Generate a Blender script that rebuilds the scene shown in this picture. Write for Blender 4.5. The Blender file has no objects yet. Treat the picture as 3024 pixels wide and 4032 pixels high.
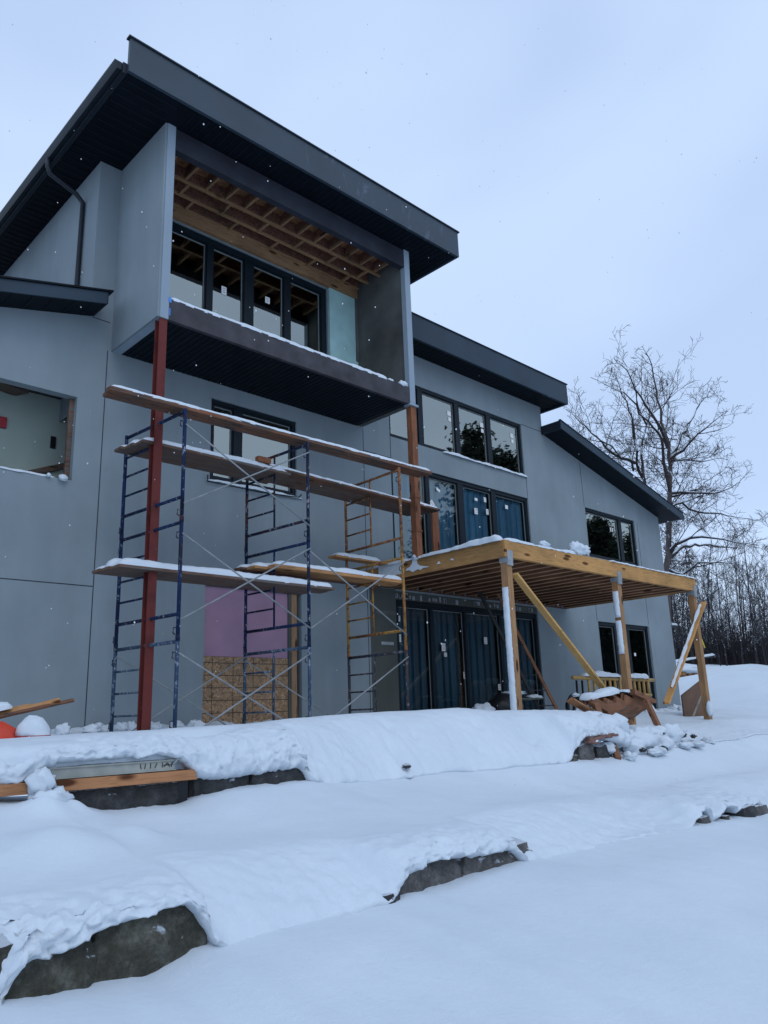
import bpy, math, random
from mathutils import Vector, Matrix, noise
random.seed(7)
SC = bpy.context.scene
COL = SC.collection

# ------------------------------------------------------------------ materials
def newmat(name):
    m = bpy.data.materials.new(name); m.use_nodes = True
    nt = m.node_tree
    return m, nt, nt.nodes['Principled BSDF']
def N(nt, t, **kw):
    n = nt.nodes.new(t)
    for k, v in kw.items():
        if k in n.inputs.keys(): n.inputs[k].default_value = v
        else: setattr(n, k, v)
    return n
def L(nt, a, b): nt.links.new(a, b)
def coords(nt, scale=(1, 1, 1), rot=(0, 0, 0)):
    tc = N(nt, 'ShaderNodeTexCoord'); mp = N(nt, 'ShaderNodeMapping')
    mp.inputs['Scale'].default_value = scale; mp.inputs['Rotation'].default_value = rot
    L(nt, tc.outputs['Object'], mp.inputs['Vector'])
    return mp.outputs['Vector']
def ramp(nt, fac, stops):
    r = N(nt, 'ShaderNodeValToRGB')
    el = r.color_ramp.elements
    el[0].position, el[0].color = stops[0][0], (*stops[0][1], 1)
    el[1].position, el[1].color = stops[-1][0], (*stops[-1][1], 1)
    for p, c in stops[1:-1]:
        e = el.new(p); e.color = (*c, 1)
    L(nt, fac, r.inputs['Fac'])
    return r.outputs['Color']
def nz(nt, vec, scale, detail=4, rough=.55, dist=0):
    n = N(nt, 'ShaderNodeTexNoise')
    n.inputs['Scale'].default_value = scale; n.inputs['Detail'].default_value = detail
    n.inputs['Roughness'].default_value = rough; n.inputs['Distortion'].default_value = dist
    L(nt, vec, n.inputs['Vector'])
    return n.outputs['Fac']
def bump(nt, b, h, strength=.3, dist=.01):
    n = N(nt, 'ShaderNodeBump'); n.inputs['Strength'].default_value = strength; n.inputs['Distance'].default_value = dist
    L(nt, h, n.inputs['Height']); L(nt, n.outputs['Normal'], b.inputs['Normal'])
def mixc(nt, fac, a, b, mode='MIX'):
    n = N(nt, 'ShaderNodeMix', data_type='RGBA', blend_type=mode)
    if isinstance(fac, float): n.inputs[0].default_value = fac
    else: L(nt, fac, n.inputs[0])
    for i, v in ((6, a), (7, b)):
        if isinstance(v, tuple): n.inputs[i].default_value = (*v, 1)
        else: L(nt, v, n.inputs[i])
    return n.outputs[2]
def S(c, k): return tuple(x * k for x in c)

def m_noisy(name, c, var=.18, scale=3, rough=.6, b=.15, bs=60, spec=.3, scl=(1, 1, 1), metal=0):
    m, nt, p = newmat(name); v = coords(nt, scl)
    col = ramp(nt, nz(nt, v, scale, 6), [(.3, S(c, 1 - var)), (.7, S(c, 1 + var))])
    L(nt, col, p.inputs['Base Color']); p.inputs['Roughness'].default_value = rough
    p.inputs['Specular IOR Level'].default_value = spec; p.inputs['Metallic'].default_value = metal
    if b: bump(nt, p, nz(nt, v, bs, 3), b, .004)
    return m
def m_wood(name, c, axis='X', dark=.45, worn=.0, snowy=0.):
    """grain runs along the given object axis"""
    m, nt, p = newmat(name)
    sc = {'X': (1, 14, 14), 'Y': (14, 1, 14), 'Z': (14, 14, 1)}[axis]
    v = coords(nt, sc); v2 = coords(nt)
    grain = nz(nt, v, 2.6, 8, .62, 1.2)
    col = ramp(nt, grain, [(.28, S(c, dark)), (.48, c), (.62, S(c, 1.12)), (.8, S(c, .72))])
    big = ramp(nt, nz(nt, v2, 1.3, 3), [(.3, (.72, .72, .72)), (.7, (1.15, 1.12, 1.08))])
    col = mixc(nt, 1.0, col, big, 'MULTIPLY')
    vo = N(nt, 'ShaderNodeTexVoronoi'); vo.inputs['Scale'].default_value = 1.0
    ks = {'X': (1.6, 5.5, 5.5), 'Y': (5.5, 1.6, 5.5), 'Z': (5.5, 5.5, 1.6)}[axis]
    L(nt, coords(nt, ks), vo.inputs['Vector'])
    knot = ramp(nt, vo.outputs['Distance'], [(.13, (.22, .16, .12)), (.21, (1, 1, 1))])
    col = mixc(nt, 1.0, col, knot, 'MULTIPLY')
    if worn:
        w = ramp(nt, nz(nt, v, 1.7, 6, .7), [(.42, (0, 0, 0)), (.62, (1, 1, 1))])
        col = mixc(nt, w, col, (.22 * worn, .215 * worn, .2 * worn))
    L(nt, col, p.inputs['Base Color']); p.inputs['Roughness'].default_value = .75
    p.inputs['Specular IOR Level'].default_value = .2
    bump(nt, p, grain, .35, .004)
    return m
def m_paint_chipped(name, c, c2, rust, amt=.5):
    m, nt, p = newmat(name); v = coords(nt, (1, 1, .6))
    a = ramp(nt, nz(nt, v, 3.2, 3), [(.5, c), (.62, rust)])
    f = ramp(nt, nz(nt, v, 17, 6, .75), [(amt, (0, 0, 0)), (amt + .05, (1, 1, 1))])
    col = mixc(nt, f, a, c2)
    L(nt, col, p.inputs['Base Color']); p.inputs['Roughness'].default_value = .55; p.inputs['Specular IOR Level'].default_value = .15
    bump(nt, p, nz(nt, v, 40, 3), .3, .003)
    return m

def m_snow():
    m, nt, p = newmat('snow'); v = coords(nt)
    col = ramp(nt, nz(nt, v, .9, 5), [(.3, (.605, .675, .735)), (.7, (.66, .725, .785))])
    L(nt, col, p.inputs['Base Color']); p.inputs['Roughness'].default_value = .65
    p.inputs['Specular IOR Level'].default_value = .15
    h = N(nt, 'ShaderNodeMath', operation='ADD')
    L(nt, nz(nt, v, 130, 4, .7), h.inputs[0])
    k = N(nt, 'ShaderNodeMath', operation='MULTIPLY'); k.inputs[1].default_value = 3.0
    L(nt, nz(nt, v, 14, 6, .68), k.inputs[0]); L(nt, k.outputs[0], h.inputs[1])
    bump(nt, p, h.outputs[0], .32, .014)
    return m
def m_stucco(name, c, var=.1):
    m, nt, p = newmat(name); v = coords(nt); vs = coords(nt, (2.2, 2.2, .35))
    a = ramp(nt, nz(nt, v, .55, 5), [(.3, S(c, 1 - var)), (.7, S(c, 1 + var))])
    st = ramp(nt, nz(nt, vs, 1.4, 6, .6), [(.3, (.93, .93, .94)), (.75, (1.04, 1.04, 1.04))])
    L(nt, mixc(nt, 1.0, a, st, 'MULTIPLY'), p.inputs['Base Color'])
    p.inputs['Roughness'].default_value = .85; p.inputs['Specular IOR Level'].default_value = .2
    bump(nt, p, nz(nt, v, 160, 3, .6), .25, .003)
    return m
def m_glass(name, refl=.34, tint=(.55, .6, .62)):
    m = bpy.data.materials.new(name); m.use_nodes = True; nt = m.node_tree; nt.nodes.clear()
    o = N(nt, 'ShaderNodeOutputMaterial'); mx = N(nt, 'ShaderNodeMixShader')
    tr = N(nt, 'ShaderNodeBsdfTransparent'); tr.inputs['Color'].default_value = (*tint, 1)
    gl = N(nt, 'ShaderNodeBsdfGlossy'); gl.inputs['Color'].default_value = (.80, .84, .76, 1); gl.inputs['Roughness'].default_value = .015
    fr = N(nt, 'ShaderNodeFresnel'); fr.inputs['IOR'].default_value = 1.5
    mm = N(nt, 'ShaderNodeMath', operation='MULTIPLY_ADD'); mm.inputs[1].default_value = 1.2; mm.inputs[2].default_value = refl
    L(nt, fr.outputs[0], mm.inputs[0]); L(nt, mm.outputs[0], mx.inputs[0])
    # faint waviness of the double glazing
    v = coords(nt); b = N(nt, 'ShaderNodeBump'); b.inputs['Strength'].default_value = .06; b.inputs['Distance'].default_value = .01
    L(nt, nz(nt, v, 1.7, 2), b.inputs['Height']); L(nt, b.outputs[0], gl.inputs['Normal'])
    L(nt, tr.outputs[0], mx.inputs[1]); L(nt, gl.outputs[0], mx.inputs[2]); L(nt, mx.outputs[0], o.inputs[0])
    return m
def m_osb(name, c, grid=False, sc=1.0):
    m, nt, p = newmat(name); v = coords(nt, (sc, sc, sc))
    vo = N(nt, 'ShaderNodeTexVoronoi'); vo.inputs['Scale'].default_value = 26; vo.inputs['Randomness'].default_value = 1
    d = N(nt, 'ShaderNodeTexNoise'); d.inputs['Scale'].default_value = 14; L(nt, v, d.inputs['Vector'])
    add = N(nt, 'ShaderNodeVectorMath', operation='MULTIPLY_ADD'); add.inputs[1].default_value = (.25, .25, .25)
    L(nt, d.outputs['Color'], add.inputs[0]); L(nt, v, add.inputs[2]); L(nt, add.outputs[0], vo.inputs['Vector'])
    sep = N(nt, 'ShaderNodeSeparateColor'); L(nt, vo.outputs['Color'], sep.inputs[0])
    col = ramp(nt, sep.outputs[0], [(0, S(c, .45)), (.35, S(c, .85)), (.7, S(c, 1.1)), (1, S(c, 1.55))])
    if grid:
        br = N(nt, 'ShaderNodeTexBrick', offset=0.0)
        br.inputs['Scale'].default_value = 1; br.inputs['Mortar Size'].default_value = .006; br.inputs['Brick Width'].default_value = .41; br.inputs['Row Height'].default_value = .205
        mp = coords(nt, (1, 1, 1), (math.radians(-90), 0, 0)); L(nt, mp, br.inputs['Vector'])
        col = mixc(nt, br.outputs['Fac'], col, (.03, .015, .01))
    L(nt, col, p.inputs['Base Color']); p.inputs['Roughness'].default_value = .7
    bump(nt, p, sep.outputs[0], .3, .003)
    return m
def m_rock(name, c1, c2):
    m, nt, p = newmat(name); v = coords(nt)
    col = ramp(nt, nz(nt, v, 5, 10, .7), [(.3, S(c1, .5)), (.5, c1), (.62, c2), (.75, S(c2, 1.4))])
    sp = ramp(nt, nz(nt, v, 45, 4, .8), [(.35, (.6, .6, .6)), (.7, (1.25, 1.25, 1.25))])
    ge = N(nt, 'ShaderNodeNewGeometry'); sx = N(nt, 'ShaderNodeSeparateXYZ'); L(nt, ge.outputs['Normal'], sx.inputs[0])
    ad = N(nt, 'ShaderNodeMath', operation='MULTIPLY_ADD'); ad.inputs[1].default_value = .9; L(nt, nz(nt, v, 22, 6, .75), ad.inputs[0]); L(nt, sx.outputs[2], ad.inputs[2])
    hv = N(nt, 'ShaderNodeMath', operation='MULTIPLY'); hv.inputs[1].default_value = .5; L(nt, ad.outputs[0], hv.inputs[0])
    dust = ramp(nt, hv.outputs[0], [(.50, (0, 0, 0)), (.56, (1, 1, 1))])
    L(nt, mixc(nt, dust, mixc(nt, 1.0, col, sp, 'MULTIPLY'), (.6, .66, .72)), p.inputs['Base Color']); p.inputs['Roughness'].default_value = .8
    bump(nt, p, nz(nt, v, 15, 10, .75), 1.0, .035)
    return m
def m_pleat(name, c):
    m, nt, p = newmat(name); v = coords(nt, (1, 1, .02))
    f = nz(nt, v, 7, 3, .6)
    L(nt, ramp(nt, f, [(.25, S(c, .45)), (.5, c), (.75, S(c, 1.6))]), p.inputs['Base Color'])  # light and dark sides of the folds painted as vertical streaks
    p.inputs['Roughness'].default_value = .45
    return m

M = {}
M['snow'] = m_snow()
_m, _nt, _p = newmat('snowflake'); _nt.nodes.clear(); _o = N(_nt, 'ShaderNodeOutputMaterial'); _d = N(_nt, 'ShaderNodeBsdfDiffuse'); _t = N(_nt, 'ShaderNodeBsdfTranslucent'); _x = N(_nt, 'ShaderNodeAddShader')
_d.inputs[0].default_value = (.5, .5, .5, 1); _t.inputs[0].default_value = (.42, .42, .42, 1); L(_nt, _d.outputs[0], _x.inputs[0]); L(_nt, _t.outputs[0], _x.inputs[1]); L(_nt, _x.outputs[0], _o.inputs[0])
M['flake'] = _m
M['stucco'] = m_stucco('blue_grey_stucco', (.228, .272, .294), .13)
M['stucco_light'] = m_stucco('trim_stucco', (.27, .33, .385), .05)
M['basecoat'] = m_stucco('dark_base_coat', (.095, .098, .092), .7)
M['basecoat2'] = m_stucco('olive_base_coat', (.085, .092, .082), .2)
M['metal'] = m_noisy('charcoal_metal', (.022, .040, .058), .22, 1.1, .5, .05, 8)
def m_fascia(name, c):
    m, nt, p = newmat(name); v = coords(nt); vs = coords(nt, (1.5, 1, .7))
    a = ramp(nt, nz(nt, v, 1.1, 5), [(.3, S(c, .85)), (.7, S(c, 1.15))])
    f = ramp(nt, nz(nt, vs, 2.2, 8, .72, .6), [(.56, (0, 0, 0)), (.72, (.42, .42, .42))])
    sx = N(nt, 'ShaderNodeSeparateXYZ'); L(nt, v, sx.inputs[0])
    band = N(nt, 'ShaderNodeMapRange'); band.inputs[1].default_value = -3.2; band.inputs[2].default_value = -1.6; L(nt, sx.outputs[0], band.inputs[0])
    g = N(nt, 'ShaderNodeMath', operation='MULTIPLY'); L(nt, f, g.inputs[0]); L(nt, band.outputs[0], g.inputs[1])
    L(nt, mixc(nt, g.outputs[0], a, (.22, .26, .36)), p.inputs['Base Color']); p.inputs['Roughness'].default_value = .45
    return m
M['metal_front'] = m_fascia('smudged_fascia', (.022, .038, .055))
M['metal_dark'] = m_noisy('dark_gutter', (.014, .02, .028), .2, 2, .45, .05, 8, spec=.25)
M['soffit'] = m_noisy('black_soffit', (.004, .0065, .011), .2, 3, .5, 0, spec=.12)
M['soffit_line'] = m_noisy('soffit_ridge', (.011, .015, .023), .2, 3, .4, 0, spec=.2)  # paler than the panels: reflection on the ridge edges put into the colour
M['fascia_brown'] = m_noisy('brown_membrane', (.048, .044, .052), .4, 2.5, .6, .15, 14)
M['beam_dark'] = m_noisy('dark_wrapped_beam', (.022, .025, .036), .35, 2.2, .6, .1, 14)
M['frame'] = m_noisy('black_window_frame', (.007, .013, .019), .15, 4, .4, 0, spec=.2)
M['bead'] = m_noisy('grey_glazing_bead', (.22, .24, .24), .1, 4, .4, 0)
M['glass'] = m_glass('window_glass')
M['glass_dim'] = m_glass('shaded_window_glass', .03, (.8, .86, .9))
M['glass_slider'] = m_glass('slider_glass', .10, (.8, .86, .9))
M['glass_low'] = m_glass('low_window_glass', .12, (.7, .75, .78))
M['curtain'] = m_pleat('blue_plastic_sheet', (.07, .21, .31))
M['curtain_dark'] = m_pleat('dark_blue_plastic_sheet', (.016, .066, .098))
M['interior'] = m_noisy('dark_interior', (.05, .048, .05), .3, 2, .9, 0)
M['drywall'] = m_noisy('greenish_drywall', (.36, .42, .37), .08, 1.5, .9, .1, 30)
M['seam'] = m_noisy('joint', (.03, .035, .045), .1, 3, .8, 0)
M['foam_green'] = m_noisy('pale_green_foam', (.36, .56, .55), .1, 3, .8, .2, 20)
M['foam_pink'] = m_noisy('pink_foam', (.35, .215, .30), .1, 2, .8, .1, 20)
M['osb'] = m_osb('osb_sheet', (.30, .185, .10), True)
M['osb_orange'] = m_osb('orange_sheathing', (.24, .11, .05))
M['osb_red'] = m_osb('osb_web', (.16, .068, .045))
M['lumX'] = m_wood('lumber_x', (.30, .18, .095), 'X')
M['lumY'] = m_wood('lumber_y', (.27, .16, .09), 'Y')
M['lumZ'] = m_wood('lumber_z', (.33, .2, .115), 'Z')
M['beamX'] = m_wood('deck_beam_x', (.50, .27, .10), 'X', .6)
M['beamY'] = m_wood('deck_beam_y', (.36, .20, .08), 'Y', .6)
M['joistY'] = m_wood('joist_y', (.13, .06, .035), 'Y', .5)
M['joist_lit_edge'] = m_wood('joist_lit_edge', (.36, .22, .13), 'Y', .6)  # paler wood paints the light from the snow onto the joist bottoms
M['postZ'] = m_wood('deck_post_z', (.35, .20, .10), 'Z', .6)
M['brace'] = m_wood('yellow_brace', (.55, .33, .12), 'X', .7)
M['redwood'] = m_wood('red_brown_ply_post', (.23, .095, .05), 'Z', .28)
M['plank'] = m_wood('plank_weathered', (.20, .088, .048), 'X', .3, .25)
M['plank2'] = m_wood('plank_grey', (.155, .08, .05), 'X', .35, .55)
M['plank_new'] = m_wood('plank_new', (.42, .22, .095), 'X', .6)
M['plank_or'] = m_wood('plank_orange', (.40, .19, .09), 'X', .6)
M['stair'] = m_wood('stair_brown', (.24, .115, .065), 'X', .55)
M['ply'] = m_wood('old_plywood', (.17, .105, .075), 'Z', .6)
M['pole'] = m_wood('yellow_pole', (.46, .30, .12), 'Z', .6)
M['red_steel'] = m_paint_chipped('red_primer_steel', (.135, .030, .026), (.20, .10, .09), (.09, .022, .02), .62)
M['blue'] = m_paint_chipped('blue_scaffold', (.008, .02, .066), (.26, .29, .34), (.008, .012, .03), .575)
M['bluerust'] = m_paint_chipped('blue_rust_scaffold', (.009, .017, .045), (.26, .26, .28), (.06, .025, .02), .56)
M['bluegrey'] = m_paint_chipped('blue_grey_scaffold', (.03, .055, .10), (.22, .27, .33), (.07, .10, .14), .535)
M['yellow'] = m_paint_chipped('yellow_scaffold', (.36, .20, .05), (.13, .05, .035), (.22, .09, .04), .52)
M['yellowrust'] = m_paint_chipped('rusty_scaffold', (.2, .085, .045), (.34, .19, .06), (.12, .05, .04), .52)
M['darksteel'] = m_paint_chipped('dark_scaffold', (.035, .04, .055), (.2, .2, .21), (.06, .04, .04), .55)
M['zinc'] = m_noisy('galvanised', (.33, .36, .38), .2, 8, .4, .1, 30, metal=.3)
M['brace_steel'] = m_noisy('brace_steel', (.24, .26, .27), .25, 6, .5, .1, 30, spec=.2)
M['alu'] = m_noisy('dull_aluminium', (.30, .31, .28), .25, 5, .5, .1, 20)
M['rock'] = m_rock('brown_rock', (.075, .072, .052), (.15, .15, .12))
M['rock_dark'] = m_rock('dark_rock', (.042, .044, .046), (.08, .08, .082))
M['rock_grey'] = m_rock('grey_rock', (.12, .115, .11), (.19, .185, .18))
def m_bark(name, c, lo, hi, sn=(.5, .54, .6)):
    m, nt, p = newmat(name); v = coords(nt, (1, 1, .5))
    col = ramp(nt, nz(nt, v, 4, 5), [(.3, S(c, .6)), (.7, S(c, 1.4))])
    f = ramp(nt, nz(nt, v, 2.3, 5, .75), [(lo, (0, 0, 0)), (hi, (1, 1, 1))])
    L(nt, mixc(nt, f, col, sn), p.inputs['Base Color']); p.inputs['Roughness'].default_value = .9
    return m
M['bark'] = m_bark('bark', (.07, .057, .055), .60, .68)
M['bark_dark'] = m_bark('dark_bark', (.028, .026, .030), .56, .64, (.4, .43, .48))
M['bark_far'] = m_bark('far_bark', (.026, .023, .027), .64, .74, (.3, .32, .36))
M['twig'] = m_noisy('twig', (.045, .038, .038), .3, 3, .9, 0, spec=.1)
M['needle'] = m_noisy('needles', (.02, .032, .02), .5, .8, .8, 0)
M['black'] = m_noisy('black_plastic', (.012, .013, .016), .2, 5, .4, .1, 20)
M['orange'] = m_noisy('orange_red_plastic', (.60, .06, .03), .12, 3, .4, .05, 20)
M['white'] = m_noisy('white_paper', (.78, .78, .76), .05, 10, .6, 0)
M['ink'] = m_noisy('print', (.12, .14, .17), .2, 10, .6, 0)
M['redband'] = m_noisy('red_band', (.35, .03, .04), .1, 5, .5, 0)
M['bluetape'] = m_noisy('blue_tape', (.08, .25, .65), .1, 5, .5, 0)
M['yellowtag'] = m_noisy('yellow_stake', (.72, .55, .05), .1, 5, .5, 0)
M['brick'] = m_noisy('reddish_rubble', (.20, .11, .09), .3, 12, .8, .4, 30)

# ------------------------------------------------------------------ mesh helpers
ORG = {}
class MB:
    def __init__(s): s.v = []; s.f = []
    def quad(s, a, b, c, d):
        n = len(s.v); s.v += [a, b, c, d]; s.f.append((n, n + 1, n + 2, n + 3)); return s
    def poly(s, pts):
        n = len(s.v); s.v += pts; s.f.append(tuple(range(n, n + len(pts)))); return s
    def box(s, x0, x1, y0, y1, z0, z1):
        return s.hexa([(x0, y0, z0), (x1, y0, z0), (x1, y1, z0), (x0, y1, z0), (x0, y0, z1), (x1, y0, z1), (x1, y1, z1), (x0, y1, z1)])
    def hexa(s, p):
        n = len(s.v); s.v += [tuple(q) for q in p]
        for f in ((0, 3, 2, 1), (4, 5, 6, 7), (0, 1, 5, 4), (1, 2, 6, 5), (2, 3, 7, 6), (3, 0, 4, 7)): s.f.append(tuple(n + i for i in f))
        return s
    def bar(s, p, q, w, h, up=(0, 0, 1)):
        """rectangular bar from p to q, w sideways, h along up"""
        p, q = Vector(p), Vector(q); d = (q - p).normalized(); u = Vector(up)
        sd = d.cross(u)
        if sd.length < 1e-4: sd = d.cross(Vector((0, 1, 0)))
        sd.normalize(); u = sd.cross(d).normalized()
        a, b = sd * w / 2, u * h / 2
        return s.hexa([p - a - b, q - a - b, q + a - b, p + a - b, p - a + b, q - a + b, q + a + b, p + a + b])
    def tube(s, pts, r, n=8, cap=True):
        if not isinstance(r, (list, tuple)): r = [r] * len(pts)
        base = len(s.v); P = [Vector(p) for p in pts]
        d0 = (P[1] - P[0]).normalized(); ref = Vector((0, 0, 1)) if abs(d0.z) < .9 else Vector((1, 0, 0))
        for i, p in enumerate(P):
            if i == 0: d = P[1] - P[0]
            elif i == len(P) - 1: d = P[-1] - P[-2]
            else: d = (P[i + 1] - P[i]).normalized() + (P[i] - P[i - 1]).normalized()
            d.normalize(); a = d.cross(ref)
            if a.length < 1e-3: a = d.cross(Vector((0, 1, 0)))
            a.normalize(); b = a.cross(d)
            for k in range(n):
                t = 2 * math.pi * k / n; s.v.append(tuple(p + (a * math.cos(t) + b * math.sin(t)) * r[i]))
        for i in range(len(P) - 1):
            for k in range(n):
                s.f.append((base + i * n + k, base + i * n + (k + 1) % n, base + (i + 1) * n + (k + 1) % n, base + (i + 1) * n + k))
        if cap:
            s.f.append(tuple(base + k for k in reversed(range(n)))); s.f.append(tuple(base + (len(P) - 1) * n + k for k in range(n)))
        return s
    def prism(s, pts, axis, a0, a1):
        """polygon given in the two other axes, extruded along axis"""
        def mk(p, a): return {'X': (a, p[0], p[1]), 'Y': (p[0], a, p[1]), 'Z': (p[0], p[1], a)}[axis]
        n = len(s.v); k = len(pts)
        s.v += [mk(p, a0) for p in pts] + [mk(p, a1) for p in pts]
        s.f.append(tuple(n + i for i in range(k))); s.f.append(tuple(n + k + i for i in reversed(range(k))))
        for i in range(k): s.f.append((n + i, n + k + i, n + k + (i + 1) % k, n + (i + 1) % k))
        return s
    def grid(s, rows, closed=False):
        base = len(s.v); m = len(rows[0])
        for r in rows: s.v += [tuple(p) for p in r]
        for i in range(len(rows) - 1):
            for j in range(m - 1 + (1 if closed else 0)):
                s.f.append((base + i * m + j, base + i * m + (j + 1) % m, base + (i + 1) * m + (j + 1) % m, base + (i + 1) * m + j))
        return s
    def build(s, name, mat, parent=None, smooth=False, bevel=0, org=None, fix=True):
        o0 = ORG.get(parent.name) if parent else Vector(org if org is not None else (0, 0, 0))
        me = bpy.data.meshes.new(name)
        me.from_pydata([tuple(Vector(v) - o0) for v in s.v], [], s.f)
        if fix:
            import bmesh
            bm = bmesh.new(); bm.from_mesh(me); bmesh.ops.recalc_face_normals(bm, faces=bm.faces); bm.to_mesh(me); bm.free()
        me.materials.append(M[mat] if isinstance(mat, str) else mat)
        if smooth:
            for p in me.polygons: p.use_smooth = True
        me.update()
        o = bpy.data.objects.new(name, me); COL.objects.link(o)
        if parent: o.parent = parent
        else: o.location = o0
        ORG[o.name] = o0
        if bevel:
            b = o.modifiers.new('bevel', 'BEVEL'); b.width = bevel; b.segments = 2; b.limit_method = 'ANGLE'; b.angle_limit = math.radians(40)
        return o
def thing(name, label, cat, loc, group=None):
    o = bpy.data.objects.new(name, None); COL.objects.link(o); o.location = loc; o.empty_display_size = .2
    ORG[o.name] = Vector(loc); o['label'] = label; o['category'] = cat
    if group: o['group'] = group
    return o
def tag(o, label, cat, group=None):
    o['label'] = label; o['category'] = cat
    if group: o['group'] = group
    return o
def nn(x, y, z=0., s=0): return noise.noise(Vector((x + s * 17.3, y - s * 9.1, z + s * 4.7)))
def lerp_table(t, x):
    if x <= t[0][0]: return t[0][1]
    for (a, b), (c, d) in zip(t, t[1:]):
        if x <= c: return b + (d - b) * (x - a) / (c - a)
    return t[-1][1]
def sstep(a, b, x):
    t = max(0, min(1, (x - a) / (b - a))); return t * t * (3 - 2 * t)

def snow_strip(p, q, w, h, over=.015, name='snow_cover', parent=None, seed=0, taper=.18, wob=.25, step=.05, org=None, up=(0, 0, 1), maxh=None):
    """rounded drift lying along the segment p-q (top surface line), width w, height h"""
    p, q = Vector(p), Vector(q); Ln = (q - p).length; d = (q - p) / Ln; u = Vector(up)
    sd = d.cross(u).normalized(); n = max(4, int(Ln / step)); mb = MB(); rows = []
    K = 12
    for i in range(n + 1):
        t = i / n; s_ = t * Ln; e = min(1, (s_ / taper)) if taper else 1; e2 = min(1, ((Ln - s_) / taper)) if taper else 1
        e = math.sqrt(max(0, 1 - (1 - e) ** 2)) * math.sqrt(max(0, 1 - (1 - e2) ** 2))
        c = p + d * s_; f = nn(s_ * 1.6, seed * 3.1, 0, seed); g = nn(s_ * 7, seed * 1.7, 3, seed)
        hh = h * max(.12, e) * (1 + wob * f * 1.6 + wob * .5 * g) ; ww = w * (.5 + .5 * e if taper else 1)
        row = []
        for k in range(K + 1):
            a = math.pi * k / K; cx = -math.cos(a); sz = math.sin(a) ** .55
            l2 = nn(s_ * 9, k * .8, seed, seed) * .012
            eo = over * (1 + 1.4 * g)
            row.append(c + sd * (cx * (ww / 2 + eo)) + u * (sz * hh + l2 - (.012 if k in (0, K) else 0)))
        rows.append(row)
    mb.grid(rows)
    mb.f.append(tuple(range(K + 1))); b = n * (K + 1); mb.f.append(tuple(b + k for k in reversed(range(K + 1))))
    return mb.build(name, 'snow', parent, smooth=True, org=org)
def blob(c, r, name, mat, parent=None, seed=0, amp=.3, freq=2.5, nu=20, nv=12, org=None, flat=None):
    mb = MB(); rows = []
    for i in range(nv + 1):
        th = math.pi * i / nv; row = []
        for j in range(nu):
            ph = 2 * math.pi * j / nu; d = Vector((math.sin(th) * math.cos(ph), math.sin(th) * math.sin(ph), math.cos(th)))
            k = 1 + amp * noise.noise(d * freq + Vector((seed * 7.7, seed, 0))) + amp * .4 * noise.noise(d * freq * 3 + Vector((seed, 0, 5)))
            v = Vector((d.x * r[0] * k, d.y * r[1] * k, d.z * r[2] * k))
            if flat is not None: v.z = max(v.z, -flat)
            row.append(Vector(c) + v)
        rows.append(row)
    mb.grid(rows, closed=True)
    return mb.build(name, mat, parent, smooth=True, org=org)
def boulder(x0, x1, y0, y1, z0, z1, name, mat, seed, org=None, parent=None, rough=.035):
    """rounded, chipped block"""
    mb = MB(); n = 26
    def pt(u, v, w):
        p = Vector((u, v, w)); m = max(abs(u), abs(v), abs(w)); l = p.length
        p = p * (.62 + .38 * m / l) if l else p
        q = Vector((x0 + (x1 - x0) * (p.x + 1) / 2, y0 + (y1 - y0) * (p.y + 1) / 2, z0 + (z1 - z0) * (p.z + 1) / 2))
        k = noise.noise(q * 3 + Vector((seed * 5, 0, 0))) * rough * 1.8 + (round(noise.noise(q * 4.5 + Vector((seed, 9, 0))) * 3) / 3) * rough * .9 + noise.noise(q * 11 + Vector((0, seed * 3, 0))) * rough * .6 + noise.noise(q * 32) * rough * .22
        # flat fracture planes
        k += -rough * .9 * abs(noise.noise(q * 5.3 + Vector((seed, seed, 3))))
        return q + (q - Vector(((x0 + x1) / 2, (y0 + y1) / 2, (z0 + z1) / 2))).normalized() * k
    for ax in range(3):
        for sg in (-1, 1):
            rows = []
            for i in range(n + 1):
                row = []
                for j in range(n + 1):
                    a, b = -1 + 2 * i / n, -1 + 2 * j / n
                    c = [0, 0, 0]; c[ax] = sg; c[(ax + 1) % 3] = a; c[(ax + 2) % 3] = b
                    row.append(pt(*c))
                rows.append(row)
            mb.grid(rows)
    o = mb.build(name, mat, parent, smooth=True, org=org)
    import bmesh
    bm = bmesh.new(); bm.from_mesh(o.data); bmesh.ops.remove_doubles(bm, verts=bm.verts, dist=1e-4); bmesh.ops.recalc_face_normals(bm, faces=bm.faces); bm.to_mesh(o.data); bm.free()
    return o

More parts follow.
